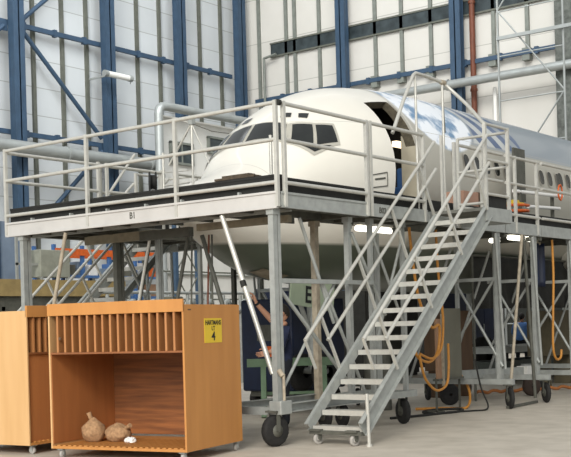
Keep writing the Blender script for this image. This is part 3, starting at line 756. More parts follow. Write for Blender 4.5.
# --- stair landing + stairs, built as one thing; far-side copy mirrored
def stair(mir, label):
    D = thing('access_stairs', label, 'stairs', (.5, my(-.65, mir), 0))
    yi, yo = -.22, -1.05
    a, b = (.45, .24), (3.98, 3.28)                  # x,z line of tread noses
    for y, nm in ((yi, 1), (yo, -1)):
        s = 1 if (nm == 1) != mir else -1
        MB().chan(P3((.37, y, .225), mir), P3((3.98, y, 3.255), mir), .06, .13 if nm == 1 else .23, .014, side=-s).build('stringer', 'galv', D)
    n = 16
    for i in range(n):
        t = i / (n - 1) * .955; x = a[0] + (b[0] - a[0]) * t; z = a[1] + (b[1] - a[1]) * t
        y0, y1 = sorted((my(yi - .02, mir), my(yo + .02, mir)))
        MB().box((x - .02, y0, z - .03), (x + .20, y1, z)).box((x - .035, y0, z - .065), (x - .005, y1, z + .004)).build('tread', 'tube', D)
    mid = (4.02, 4.85)
    # landing at the top of the stair
    for nm, A, B in (('landing_deck', (3.90, yo, 3.26), (4.76, -.14, 3.31)), ('landing_fascia', (3.90, yo - .04, 3.10), (4.76, yo, 3.31)), ('landing_fascia', (4.76, yo, 3.10), (4.80, -.14, 3.31))):
        bx(D, A, B, nm, 'floorboard' if nm == 'landing_deck' else 'galv', mir)
    bx(D, (4.05, yo + .03, 3.31), (4.72, yo + .07, 3.52), 'landing_kerb', 'rubber', mir)
    for x in (3.97, 4.74):
        post(D, x, yo, 3.1, 4.62, mir, .05)
    post(D, 4.74, -.16, 3.1, 4.55, mir, .04); post(D, 4.20, -.16, 3.3, 4.55, mir, .04)
    for z, nm in ((4.60, 'top_rail'), (4.05, 'middle_rail'), (3.52, 'bottom_rail')):
        rail(D, (3.97, yo, z), (4.74, yo, z), mir, r=.024, name=nm)
        rail(D, (4.74, yo, z - .05), (4.74, -.16, z - .05), mir, r=.024, name=nm)
    # stair handrails either side, leaning balusters square to the slope
    sl = Vector((3.57, 0, 3.04)).normalized(); nrm = Vector((-sl.z, 0, sl.x)); lean = Vector((-.50, 0, .866))
    for y in (yi + .05, yo - .05):
        base = Vector((.60, y, .50))
        for h, t0, t1, nm in ((.806, .41, 5.1, 'handrail'), (.46, .80, 4.85, 'handrail_lower')):
            p = base + nrm * h
            rail(D, p + sl * t0, p + sl * t1, mir, r=.026, name=nm)
        p = base + nrm * .806 + sl * .41
        MB().beam(P3(p, mir), P3(p - lean * .45, mir), .03, .03).build('baluster', 'tube', D)
        for t in (.75, 2.0, 3.2, 4.3):
            p = base + sl * t - nrm * .03
            MB().beam(P3(p, mir), P3(p + lean * .87, mir), .035, .035).build('baluster', 'tube', D)
    # bottom axle, castors, prop
    MB().box(*[P3(p, mir) for p in ((.36, yi, .14), (.44, yo, .19))]).build('axle_beam', 'dark_steel', D)
    castor(D, .42, -.32, .075, (.3, 1, 0), mir, 'caster', .2, .022); castor(D, .42, -.90, .075, (.3, 1, 0), mir, 'caster', .2, .022)
    MB().tube(P3((.46, -1.10, .02), mir), P3((.43, -1.10, .68), mir), .024).tube(P3((.46, -1.10, 0), mir), P3((.46, -1.10, .03), mir), .04).build('prop_leg', 'tube', D)
    # legs of the landing
    for x, y in ((4.1, yo + .1), (4.8, yo + .1)):
        MB().tube(P3((x, y, 3.1), mir), P3((x + .05, y + .0, .03), mir), .03).build('landing_leg', 'galv', D) if mir else None
    return D
stair(False, 'steep grey metal access stairs with tubular handrails leading up to the dock')
door_dock(True, 'matching platform bay on the far side of the aircraft nose')
stair(True, 'grey metal access stairs seen beneath the deck at the left')
rear_dock(3.99, 6.55, True, 'walkway platform bay on the far side of the fuselage')

# arched overhead rail over the landing
AR = thing('overhead_hoop_rail', 'bent white tube hoop rising above the stair landing in front of the blue artwork', 'rail', (4.3, -.05, 3.3))
MB().path([(2.92, -.05, 4.45), (3.25, -.05, 4.98), (3.58, -.05, 5.44), (3.65, -.05, 5.48), (4.05, -.05, 5.48), (4.50, -.05, 5.46), (4.58, -.09, 5.40), (4.35, -.55, 5.02), (4.0, -1.02, 4.61)], .028, 10).build('hoop_tube', 'tube', AR)
MB().tube((3.63, -.05, 3.35), (3.63, -.05, 5.46), .020).build('upright', 'tube', AR)
MB().tube((4.48, -.05, 3.35), (4.48, -.05, 5.46), .020).build('upright', 'tube', AR)
MB().tube((4.48, -.05, 5.36), (4.8, .1, 4.7), .012).build('stay', 'dark_steel', AR)
MB().tube((4.44, -.05, 5.46), (4.54, -.06, 5.46), .042).build('clamp', 'cream', AR)

# ------------------------------------------------------------------ plywood carts
def cart(label, loc, rz, prefix_sign):
    W, Dp, B, T = 2.0, 1.36, .12, 1.87
    C = thing('roll_rack_cart', label, 'cart', loc, rz, )
    def lb(a, b, n, m, bev=.003): return MB().box(a, b).build(n, m, C, world=False, bevel=bev)
    lb((0, 0, B), (Dp, .025, T), 'side_panel', 'ply')
    lb((0, W - .025, B), (Dp, W, T), 'side_panel', 'ply_light')
    lb((.012, W - .035, B + .06), (Dp - .02, W - .025, 1.30), 'inner_lining', 'ply_red'); lb((.012, .025, B + .06), (Dp - .02, .035, 1.30), 'inner_lining', 'ply_red')
    lb((Dp - .02, .025, B + .06), (Dp, W - .025, T), 'back_panel', 'ply_in')
    lb((0.0, .025, B), (Dp - .02, W - .025, B + .035), 'bottom_board', 'ply')
    mb = MB()
    for i in range(23): y = .05 + i * .082; mb.box((-.004, y, B + .035), (.9, y + .045, B + .05))
    mb.build('bottom_slats', 'ply', C, world=False)
    lb((-.012, 0, T - .085), (.02, W, T + .065), 'header_board', 'ply')
    lb((.01, .025, T - .03), (Dp - .02, W - .025, T), 'top_board', 'ply')
    lb((.0, .025, 1.30), (Dp - .02, W - .025, 1.325), 'shelf', 'ply_in')
    n = 17
    for i in range(1, n):
        y = .025 + (W - .05) * i / n
        lb((.005, y - .014, 1.325), (Dp - .03, y + .014, T - .03), 'divider', 'slat', .002)
    for (x, y) in ((.07, .09), (Dp - .09, .05), (.07, W - .12), (Dp - .09, W - .12)):
        mb = MB().box((x - .05, y - .04, .105), (x + .05, y + .04, .12)).box((x - .02, y - .028, .04), (x + .02, y - .022, .11)).box((x - .02, y + .022, .04), (x + .02, y + .028, .11))
        c = mb.build('castor', 'galv', C, world=False)
        MB().lathe((x, y, .05), (0, 1, 0), [(-.018, .008), (-.018, .045), (-.012, .05), (.012, .05), (.018, .045), (.018, .008)], 18).build('wheel', 'caster', c, world=False)
    return C
C1 = cart('wooden rack cart with vertical slots over an open bay, yellow label on its side', (-1.85, -.06, 0), R(11), True)
s = MB().box((.47, -.004, 1.40), (.89, 0, 1.70)).build('yellow_sticker', 'yellow', C1, world=False)
for txt, z, sz, k in (('HARTMANS', 1.645, .08, .90), ('LT', 1.575, .075, 1.), ('4', 1.475, .15, 1.2)):
    o = lettering(txt, 'lettering', s, (.68, -.006, z), sz, (R(90), 0, 0), 'black', .001, sx=k)
# staples / knot marks on the side panel
MB().box((.1, -.003, 1.80), (.17, 0, 1.815)).build('scuff_mark', 'brownboard', C1, world=False)
MB().tube((-.004, 1.82, 1.50), (.006, 1.82, 1.50), .02).build('knot_hole', 'brownboard', C1, world=False)
phi = R(6)
C2 = copy_tree(C1)
C2['label'] = 'wooden rack cart at the left edge turned side on, pale end panel towards us'
for ch in list(C2.children):
    if ch.name.startswith(('yellow_sticker', 'scuff_mark', 'knot_hole')):
        for g in list(ch.children): bpy.data.objects.remove(g)
        bpy.data.objects.remove(ch)
MB().box((.03, .03, .16), (.05, 1.97, 1.30)).build('front_panel', 'ply_red', C2, world=False)
C2.rotation_euler = (0, 0, R(90) + phi)
C2.location = Vector((-2.14, 2.43, 0)) + 2.0 * Vector((math.cos(phi), math.sin(phi), 0))
# bundles in the cart
def bundle(p, s, label, seed):
    random.seed(seed)
    bm = bmesh.new(); bmesh.ops.create_icosphere(bm, subdivisions=4, radius=1)
    from mathutils import noise
    for v in bm.verts:
        d = v.co.normalized(); r = 1 + .10 * noise.noise(d * 2.1 + Vector((seed, 0, 0))) + .05 * noise.noise(d * 5 + Vector((0, seed, 0)))
        neck = max(0, d.z - .72) * 1.6
        v.co = Vector((d.x * s[0] * r * (1 - neck), d.y * s[1] * r * (1 - neck), (d.z + neck * .35) * s[2] * r))
        if v.co.z < -s[2] * .8: v.co.z = -s[2] * .8
    me = bpy.data.meshes.new('bundle'); bm.to_mesh(me); bm.free()
    for q in me.polygons: q.use_smooth = True
    me.materials.append(M['burlap'])
    b = bpy.data.objects.new('cloth_bundle', me); COL.objects.link(b)
    return b
def cart_pt(x, y, z):
    c, s_ = math.cos(R(11)), math.sin(R(11)); return (-1.85 + x * c - y * s_, -.06 + x * s_ + y * c, z)
for (px, py, s_, lab, sd, kn) in ((.46, 1.68, (.15, .155, .155), 'upright round tan cloth bundle in the left of the open cart bay', 3, 1), (.56, 1.37, (.15, .185, .12), 'flatter tan cloth bundle to the right in the open cart bay', 9, 0)):
    T_ = thing('cloth_bundle', lab, 'bundle', cart_pt(px, py, .17), 0)
    b = bundle(None, s_, lab, sd); b.name = 'bundle_body'; b.parent = T_; b.location = (0, 0, s_[2] * .8)
    mb = MB()
    if kn: mb.tube((0, .02, s_[2] * 1.6), (-.02, .06, s_[2] * 1.6 + .12), .022, .035)
    else: mb.tube((0, -.12, s_[2] * 1.3), (-.02, -.24, s_[2] * 1.75), .02, .03)
    mb.build('tied_end', 'burlap', T_, world=False)
random.seed(5)
bm = bmesh.new(); bmesh.ops.create_icosphere(bm, subdivisions=3, radius=1)
for v in bm.verts: k = random.uniform(.75, 1.1); v.co = Vector((v.co.x * .06 * k, v.co.y * .085 * k, max(v.co.z, -.5) * .045 * k))
me = bpy.data.meshes.new('crumpled_bag'); bm.to_mesh(me); bm.free(); me.materials.append(M['whitebit'])
o = bpy.data.objects.new('crumpled_bag', me); COL.objects.link(o); o.location = cart_pt(.46, 1.12, .195); tag(o, 'small crumpled white plastic bag on the cart floor', 'bag')

# ------------------------------------------------------------------ things on the decks
random.seed(2)
mb = MB(); pts = []
for i in range(10): pts.append((1.05 + random.uniform(-.12, .12), 1.15 + i * .045, 3.60 + random.uniform(-.02, .05)))
mb.path(pts, .05, 7)
o = solo(MB().beam((.13, 1.05, 3.60), (.13, .35, 3.60), .16, .03).beam((.16, .95, 3.63), (.13, .45, 3.625), .13, .04), 'crumpled_mat', mat('brown rag', (.10, .075, .05), .9, 0, .3, 20), 'dark crumpled brown mat lying on the kerb near the dock corner', 'mat', (.13, .7, 3.58))
# hose reel and kit on the nose platform
hr = thing('hose_reel', 'small black reel on a stand on the nose platform, left of the thin cable mast', 'reel', (.85, 3.05, 3.31))
MB().lathe((.85, 3.0, 3.84), (.75, -.66, 0), [(-.055, .02), (-.055, .16), (-.04, .16), (-.04, .11), (.04, .11), (.04, .16), (.055, .16), (.055, .02)], 20).build('reel_drum', 'rubber', hr)
MB().box((.73, 2.97, 3.31), (.97, 3.13, 3.34)).tube((.85, 3.0, 3.33), (.85, 3.0, 3.84), .02).build('reel_stand', 'tube', hr)
ms = thing('cable_mast', 'thin grey mast with stay rods carrying a cable left of the nose', 'mast', (.8, 2.12, 3.31))
MB().tube((.8, 2.12, 3.31), (.8, 2.12, 4.70), .018).build('pole', 'tube', ms)
MB().tube((.8, 2.12, 4.62), (.8, 1.80, 4.0), .01).tube((.8, 2.12, 4.62), (.8, 2.6, 4.05), .016).tube((.8, 2.12, 4.62), (.8, 2.5, 4.75), .01).build('stay_rod', 'tube', ms)
MB().path([(.8, 3.0, 4.2), (.8, 2.75, 4.17), (.8, 2.5, 4.25), (.8, 2.25, 4.45), (.8, 2.12, 4.62)], .01, 6).path([(.8, 2.12, 4.62), (.8, 1.72, 4.45), (.8, 1.4, 4.38)], .007, 6).build('cable', 'dark_steel', ms)
MB().box((.74, 2.06, 3.31), (.86, 2.18, 3.33)).box((.76, 2.08, 4.60), (.84, 2.16, 4.72)).build('base_and_head', 'galv', ms)
fr = thing('small_work_frame', 'low tubular frame with short posts between the hose reel and the nose', 'frame', (.8, 2.7, 3.31))
for y in (2.72, 2.5): MB().tube((.8, y, 3.31), (.8, y, 4.25 if y > 2.6 else 4.0), .02).build('frame_post', 'tube', fr)
MB().tube((.8, 2.72, 3.75), (.8, 2.2, 3.75), .014).tube((.8, 2.72, 3.95), (.8, 2.2, 3.93), .008).build('frame_rail', 'tube', fr)
# boxes and tubes on the rear walkway
solo(MB().box((5.75, .30, 3.31), (6.30, .75, 3.84)), 'cardboard_box', 'pinkish', 'salmon brown box on the walkway behind the stair landing', 'box', (6, .5, 3.31), bevel=.01)
solo(MB().box((6.35, .35, 3.31), (6.52, .75, 3.86)), 'tool_box', 'brownboard', 'dark brown box beside the salmon box on the walkway', 'box', (6.45, .5, 3.31), bevel=.01)
random.seed(11); pts = []
for i in range(46):
    a = i * .55; pts.append((8.05 + .38 * math.cos(a) + random.uniform(-.05, .05), .45 + .2 * math.sin(a), 3.35 + i * .009))
solo(MB().path(pts, .028, 8), 'coiled_hose', 'orange', 'pile of orange hose coiled on the rear walkway', 'hose', (8.05, .45, 3.31))
solo(MB().box((7.85, .35, 3.74), (8.25, .6, 3.80)).box((7.9, .38, 3.78), (8.1, .55, 3.84)), 'glove_pad', 'yellow', 'yellow pad lying on top of the orange hose pile', 'pad', (8, .45, 3.74), bevel=.01)
tr = thing('tube_rack', 'rack of two long white tubes on the rear walkway', 'rack', (9.2, .7, 3.31))
for z, x0, x1 in ((4.06, 8.35, 10.4), (3.80, 9.0, 10.25)): MB().tube((x0, .62, z), (x1, .52, z + .03), .035).build('white_tube', 'whitebit', tr)
for x in (8.6, 10.1): MB().box((x - .03, .58, 3.31), (x + .03, .64, 4.1)).box((x - .15, .5, 3.31), (x + .15, .7, 3.34)).build('rack_post', 'dark_steel', tr)
o = solo(MB().path([(10.15 + .10 * math.cos(t * .7), .45, 4.15 + .16 * math.sin(t * .7)) for t in range(28)], .018, 6), 'hose_loop', 'orange', 'small orange hose loop hanging by the white tubes', 'hose', (10.15, .45, 4.0))
pn = thing('grey_cover_panel', 'tall dark grey panel standing against the rear cabin windows', 'panel', (8.9, .75, 3.31))
MB().box((8.65, .74, 3.85), (9.15, .78, 4.95)).build('panel_sheet', 'dark_steel', pn)
MB().box((8.7, .72, 3.31), (8.74, .78, 3.9)).box((9.06, .72, 3.31), (9.1, .78, 3.9)).build('panel_foot', 'galv', pn)

# strip lights under the walkway
def strip_light(a, b, label):
    T_ = thing('fluorescent_light', label, 'light', tuple((Vector(a) + Vector(b)) / 2), 0, 'strip lights under the dock deck')
    d = (Vector(b) - Vector(a))
    MB().tube(a, b, .045).build('lit_tube', 'tube_light', T_)
    MB().beam(Vector(a) + Vector((0, 0, .07)), Vector(b) + Vector((0, 0, .07)), .12, .04).build('housing', 'white', T_)
strip_light((7.55, .35, 3.1), (8.6, .35, 3.1), 'glowing strip light under the rear walkway right of the stairs')
strip_light((7.3, .6, 3.05), (7.6, .6, 3.05), 'dimmer short strip light just left of the brightest one')
strip_light((2.7, .5, 3.04), (3.0, .5, 3.04), 'short strip light under the platform left of the stair handrails')
strip_light((3.15, .5, 3.04), (3.65, .5, 3.04), 'bright strip light under the door platform behind the stair handrails')

# ------------------------------------------------------------------ under-wing clutter
bd = thing('tall_grey_board', 'tall grey brown board standing under the walkway behind the hoses', 'board', (5.6, .95, 0))
MB().box((5.62, .72, .58), (6.28, .76, 1.80)).build('board_sheet', 'greyboard', bd)
MB().box((5.38, .70, .58), (5.60, .74, 1.62)).build('board_sheet', 'cardboard', bd)
MB().box((5.52, .66, .45), (5.56, .70, 1.70)).build('board_edge', 'cream', bd)
MB().box((5.40, .74, .0), (5.43, .77, .6)).box((6.22, .74, 0), (6.25, .77, .6)).box((5.40, .6, 0), (5.43, .95, .03)).box((6.22, .6, 0), (6.25, .95, .03)).box((5.38, .68, .54), (6.28, .80, .58)).build('board_stand', 'dark_steel', bd)
solo(MB().box((8.5, 2.1, .55), (9.3, 2.8, 1.78)).box((8.55, 2.15, .0), (8.65, 2.75, .55)).box((9.15, 2.15, 0), (9.25, 2.75, .55)), 'wooden_crate', 'brownboard', 'dark brown wooden crate on legs behind the rear stairs frame', 'crate', (8.9, 2.4, 0), bevel=.01)
solo(MB().box((12.5, 1.8, .7), (13.9, 2.4, 1.75)).box((12.6, 1.9, 0), (12.7, 2.3, .7)).box((13.7, 1.9, 0), (13.8, 2.3, .7)), 'wooden_crate', mat('olive brown crate', (.12, .10, .06), .7), 'olive brown crate at the right edge under the walkway', 'crate', (13.2, 2.1, 0), bevel=.01)
# hanging orange hoses
def spline(ctrl, n=10):
    c = [Vector(p) for p in ctrl]; out = []
    c = [c[0]] + c + [c[-1]]
    for i in range(1, len(c) - 2):
        for k in range(n):
            t = k / n; p0, p1, p2, p3 = c[i - 1], c[i], c[i + 1], c[i + 2]
            out.append(.5 * ((2 * p1) + (-p0 + p2) * t + (2 * p0 - 5 * p1 + 4 * p2 - p3) * t * t + (-p0 + 3 * p1 - 3 * p2 + p3) * t ** 3))
    out.append(c[-2]); return out
def hose(ctrl, r, m, label, name='air_hose'):
    return solo(MB().path(spline(ctrl), r, 8), name, m, label, 'hose', ctrl[0])
hose([(3.9, .3, 3.1), (3.98, .3, 2.6), (4.15, .3, 1.95), (4.5, .3, 1.5), (4.78, .3, 1.5), (4.72, .3, 1.1), (4.45, .3, .92), (4.1, .3, .99), (3.95, .3, 1.15)], .024, 'hose', 'orange air hose looping behind the stairs')
hose([(4.72, .28, 3.1), (4.75, .28, 2.5), (4.82, .28, 2.0), (4.88, .28, 1.6), (4.80, .28, 1.15), (4.5, .28, .97), (4.1, .28, 1.06)], .022, 'hose', 'second orange hose hanging straight then curling behind the stairs')
hose([(4.05, .26, 1.05), (4.13, .26, .8), (4.27, .26, .60), (4.58, .26, .44), (4.9, .26, .52), (4.99, .26, .80), (4.99, .26, 1.2)], .022, 'hose', 'orange hose hanging in a low loop below the grey brown board')
hose([(8.9, .1, 3.1), (8.92, .1, 2.4), (8.85, .1, 1.6), (8.82, .1, 1.0), (8.95, .1, .78), (9.15, .1, .80), (9.2, .1, .95)], .024, 'hose', 'orange hose hanging at the far right under the walkway')
hose([(6.55, .9, .6), (6.5, .7, .3), (6.2, .6, .03), (5.9, .9, .03), (5.6, 1.3, .03)], .024, 'hose', 'orange hose trailing from the rear frame onto the floor')
hose([(4.9, .5, .022), (5.1, .85, .022), (5.6, .95, .022), (5.95, .6, .022), (5.5, .35, .022), (5.0, .45, .022), (4.5, .55, .022), (3.9, .75, .022)], .022, 'rubber', 'black cable lying in a loop on the floor below the hoses', 'floor_cable')
hose([(5.9, .25, .9), (6.0, .2, .4), (6.05, .1, .05), (5.7, .2, .02), (5.3, .5, .02)], .015, 'rubber', 'thin black cable hanging to the floor by the board', 'floor_cable')
# orange chain hose on floor, with a black wheel
pts = []
for i in range(44): pts.append((9.6 + i * .055, 2.2 - i * .030 + .02 * math.sin(i * 1.3), .05 + .02 * math.sin(i * 1.1)))
solo(MB().path(pts, .035, 7), 'ribbed_hose', mat('dusty orange hose', (.42, .15, .04), .7), 'ribbed orange hose lying on the floor by the rear wheels', 'hose', (9.6, 2.2, 0))
solo(MB().lathe((11.3, 1.6, .14), (1, .2, 0), [(-.05, .03), (-.05, .12), (-.02, .14), (.02, .14), (.05, .12), (.05, .03)]), 'spare_tyre', 'tyre', 'small black tyre standing on the floor beside the orange ribbed hose', 'wheel', (11.3, 1.6, 0))

# towing beam with a large brown wheel at its end
tb = thing('tow_beam', 'low grey beam on a big brown wheel behind the rear stairs', 'trolley', (9.0, 1.4, 0))
MB().beam((6.75, 1.35, .56), (9.6, .95, .52), .12, .16).build('beam', 'galv', tb)
MB().box((9.25, .86, .44), (9.75, 1.1, .62)).build('end_block', 'white', tb, bevel=.01)
MB().lathe((9.54, .92, .2), (.55, .84, 0), [(-.06, .03), (-.06, .17), (-.03, .2), (.03, .2), (.06, .17), (.06, .03)]).build('wheel', 'brownwheel', tb)
MB().tube((9.54, .92, .2), (9.54, .92, .5), .03).build('wheel_fork', 'dark_steel', tb)
MB().lathe((6.9, 1.33, .2), (.55, .84, 0), [(-.05, .03), (-.05, .17), (-.03, .2), (.03, .2), (.05, .17), (.05, .03)]).tube((6.9, 1.33, .2), (6.9, 1.33, .5), .03).build('wheel', 'tyre', tb)

# low grey pallet truck line behind at right
lp = thing('low_trailer', 'long low grey trailer frame on the floor at the far right', 'trailer', (15, 3.6, 0))
MB().box((12.8, 3.3, .75), (20, 4.3, .9)).build('trailer_bed', 'galv', lp)
MB().box((12.9, 3.4, .2), (19.9, 4.2, .55)).build('trailer_chassis', 'concrete_dark', lp)
for x in (13.6, 16.3, 19): MB().lathe((x, 3.4, .2), (0, 1, 0), [(-.06, .03), (-.06, .18), (.06, .18), (.06, .03)]).box((x - .05, 3.45, .2), (x + .05, 3.5, .75)).build('wheel', 'tyre', lp)
# dark cabinets added to fill the deep shade behind the fuselage
def cabinet(x0, y0, x1, y1, h, m, label, nd=2, name='dark_fill_cabinet'):
    T_ = thing(name, label, 'cabinet', ((x0 + x1) / 2, (y0 + y1) / 2, 0))
    MB().box((x0, y0, .08), (x1, y1, h)).box((x0 + .04, y0 + .04, 0), (x1 - .04, y1 - .04, .08)).build('body', m, T_, bevel=.015)
    for i in range(nd):
        a = x0 + .04 + (x1 - x0 - .08) * i / nd; b = x0 + .04 + (x1 - x0 - .08) * (i + 1) / nd
        d = MB().box((a + .015, y0 - .03, .15), (b - .015, y0, h - .06)).build('door', m, T_, bevel=.008)
        MB().box((b - .09, y0 - .06, h * .45), (b - .06, y0 - .03, h * .6)).build('handle', 'galv', d)
    return T_
cabinet(11.4, 8.6, 13.4, 9.6, 2.55, 'navy', 'tall navy cabinet added to darken the view behind the nose gear')
cabinet(14.2, 8.0, 17.0, 9.0, 2.5, 'dark', 'long black cabinet added for the shade under the fuselage right of the nose gear', 3)
cabinet(18.5, 7.5, 21.0, 8.6, 2.4, 'navy', 'tall navy cabinet added to darken the view through the rear dock frame', 3)
cabinet(21.5, 10.0, 24.5, 11.2, 3.0, 'dark', 'black cabinet added for the shade farthest back below the fuselage', 3)

# navy machine under the nose with green trestle
nv = thing('ground_power_unit', 'navy box shaped ground unit between the wooden cart and the dock leg', 'machine', (5.6, 4.0, 0))
MB().box((4.8, 3.4, .35), (6.5, 4.62, 2.08)).build('body', 'navy', nv, bevel=.04)
MB().box((4.76, 3.5, 1.3), (4.8, 4.2, 1.6)).build('louvre_panel', 'dark_steel', nv)
MB().box((4.9, 3.5, .25), (6.4, 4.5, .35)).build('chassis', 'dark_steel', nv)
for x in (5.1, 6.2):
    for y in (3.5, 4.5): MB().lathe((x, y, .2), (0, 1, 0), [(-.06, .03), (-.06, .17), (-.03, .2), (.03, .2), (.06, .17), (.06, .03)]).build('wheel', 'tyre', nv)
MB().box((4.78, 3.75, 1.0), (4.8, 4.05, 1.2)).build('maker_plate', 'orange', nv)
ts = thing('green_trestle', 'green steel trestle stand beneath the nose', 'trestle', (3.95, 2.85, 0))
MB().beam((3.5, 3.42, .94), (4.5, 2.2, .94), .12, .14).build('top_beam', 'green', ts)
for (x, y) in ((3.68, 3.2), (4.35, 2.38)):
    for q in (-1, 1): MB().beam((x, y, .92), (x + .34 * q, y + .26 * q, 0.02), .09, .06).build('leg', 'green', ts)
    MB().beam((x - .17, y - .13, .45), (x + .17, y + .13, .45), .04, .04).build('spreader', 'green', ts)
MB().beam((3.68, 3.2, .40), (4.35, 2.38, .40), .04, .05).build('spreader', 'green', ts)

gas = None
for (x, y, h, r, lab) in ((5.2, 1.95, 1.35, .13, 'grey gas cylinder under the nose gear door, left one'), (5.55, 1.9, 1.5, .12, 'taller grey gas cylinder under the nose gear door')):
    T_ = thing('gas_cylinder', lab, 'cylinder', (x, y, 0))
    MB().lathe((x, y, 0), (0, 0, 1), [(0, .005), (0, r * .95), (.03, r), (h - .15, r), (h - .06, r * .75), (h, r * .3), (h, .005)]).build('shell', 'dark_steel', T_)
    MB().tube((x, y, h - .01), (x, y, h + .08), .025).tube((x - .05, y, h + .05), (x + .05, y, h + .05), .015).build('valve', 'galv', T_)
bs = thing('shade_sheet', 'black folded sheet added for the deep shade below the fuselage behind the rear dock frame', 'sheet', (10.2, 1.32, 2.8))  # near-black sheet added to stand for deep shade under the rear fuselage
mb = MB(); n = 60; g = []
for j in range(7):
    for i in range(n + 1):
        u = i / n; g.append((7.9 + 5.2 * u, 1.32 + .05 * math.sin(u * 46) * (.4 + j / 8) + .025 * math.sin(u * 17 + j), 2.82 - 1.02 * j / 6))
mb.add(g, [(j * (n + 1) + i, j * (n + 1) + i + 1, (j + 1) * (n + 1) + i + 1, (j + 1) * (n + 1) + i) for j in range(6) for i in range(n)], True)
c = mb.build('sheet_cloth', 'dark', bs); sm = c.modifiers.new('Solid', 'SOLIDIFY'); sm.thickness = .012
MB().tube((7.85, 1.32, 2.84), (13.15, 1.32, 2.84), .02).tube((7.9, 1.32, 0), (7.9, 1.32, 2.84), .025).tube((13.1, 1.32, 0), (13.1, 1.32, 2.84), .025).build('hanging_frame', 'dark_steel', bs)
# blue cover hanging under the rear walkway
cv = thing('hanging_blue_cover', 'dark blue cloth cover hanging under the rear walkway', 'cover', (8.95, .55, 3.1))
mb = MB(); n = 16; g = []
for j in range(9):
    for i in range(n + 1):
        u = i / n; g.append((8.75 + .36 * u, .45 + .05 * math.sin(u * 14) - .1 * u, 3.05 - .85 * j / 8))
mb.add(g, [(j * (n + 1) + i, j * (n + 1) + i + 1, (j + 1) * (n + 1) + i + 1, (j + 1) * (n + 1) + i) for j in range(8) for i in range(n)], True)
c = mb.build('cloth', 'navy', cv); sm = c.modifiers.new('Solid', 'SOLIDIFY'); sm.thickness = .015
MB().tube((8.93, .42, 3.05), (8.93, .42, 3.14), .02).box((8.86, .38, 3.02), (9.0, .46, 3.07)).build('hook', 'cream', cv)

# left background: racks, bench, partitions, parts shelves
pt = thing('blue_partition', 'pale blue partition panels with blue posts at the far left', 'partition', (7.5, 15.5, 0))
for i in range(4):
    x = 4.6 + i * 1.02
    MB().box((x, 15.4, 2.6), (x + .96, 15.44, 4.6)).build('panel', 'paleblue', pt)
    MB().box((x + .95, 15.36, 0), (x + 1.03, 15.48, 4.7)).build('post', 'blue', pt)
bn = thing('long_workbench', 'long tan topped workbench at the far left under the dock', 'workbench', (6.5, 12.6, 0))
MB().box((3.2, 12.2, 2.45), (9.2, 13.2, 2.85)).build('bench_top', mat('ochre tan top', (.33, .24, .10), .7), bn)
MB().box((3.3, 12.3, 2.1), (9.1, 13.1, 2.45)).build('apron', 'dark_steel', bn)
for x in (3.4, 5.3, 7.2, 9.0): MB().box((x - .05, 12.3, 0), (x + .05, 12.4, 2.2)).build('leg', 'dark_steel', bn)
gb = thing('grey_control_box', 'pale grey equipment box on a thin frame at the left', 'box', (7.8, 13.8, 0))
MB().box((7.55, 13.6, 3.0), (8.55, 14.1, 3.72)).build('housing', mat('grey olive box', (.30, .31, .26), .6), gb, bevel=.02)
for x in (7.6, 8.5): MB().box((x - .03, 13.6, 0), (x + .03, 13.66, 3.02)).build('leg', 'galv', gb)
MB().box((6.85, 13.7, 0), (6.91, 13.76, 4.2)).box((6.85, 13.7, 3.3), (7.55, 13.74, 3.36)).box((7.2, 13.7, 2.6), (7.26, 13.76, 4.0)).build('side_frame', 'galv', gb)
rk = thing('parts_shelving', 'blue framed shelving with orange beams and parts bins at left', 'shelving', (10.3, 14.3, 0))
for x in (8.3, 9.3, 10.3, 11.3, 12.3): MB().box((x - .04, 13.9, 0), (x + .04, 14.0, 3.9)).box((x - .04, 14.7, 0), (x + .04, 14.8, 3.9)).build('upright', 'bluebox', rk)
MB().box((8.3, 13.86, 3.62), (12.3, 13.92, 3.80)).box((8.3, 14.7, 3.62), (12.3, 14.8, 3.80)).build('orange_beam', 'orange', rk)
for z in (1.2, 2.45, 3.02): MB().box((8.3, 13.86, z), (12.3, 13.90, z + .07)).box((8.3, 14.0, z + .03), (12.3, 14.75, z + .05)).build('shelf', 'bluebox', rk)
random.seed(21)
cols = ['orange', 'cardboard', 'paleblue', 'whitebit', 'bluebox', 'orange', 'greyboard', 'whitebit']
for z in (2.52, 3.09):
    x = 8.38
    while x < 12.0:
        w = random.uniform(.22, .4); h = random.uniform(.18, .42); m_ = random.choice(cols)
        if random.random() < .85:
            word = {'orange': 'orange', 'cardboard': 'brown', 'paleblue': 'pale blue', 'whitebit': 'white', 'bluebox': 'blue', 'greyboard': 'grey'}[m_]
            lvl = {2.52: 'lower', 3.09: 'upper'}[z]
            solo(MB().box((x, 14.02, z), (x + w, 14.5, z + h)), 'parts_bin', m_, '%s bin among those on the %s shelf of the blue shelving' % (word, lvl), 'bin', (x + w / 2, 14.3, z), '%s bins on the %s shelf' % (word, lvl), bevel=.01)
        x += w + random.uniform(.03, .15)
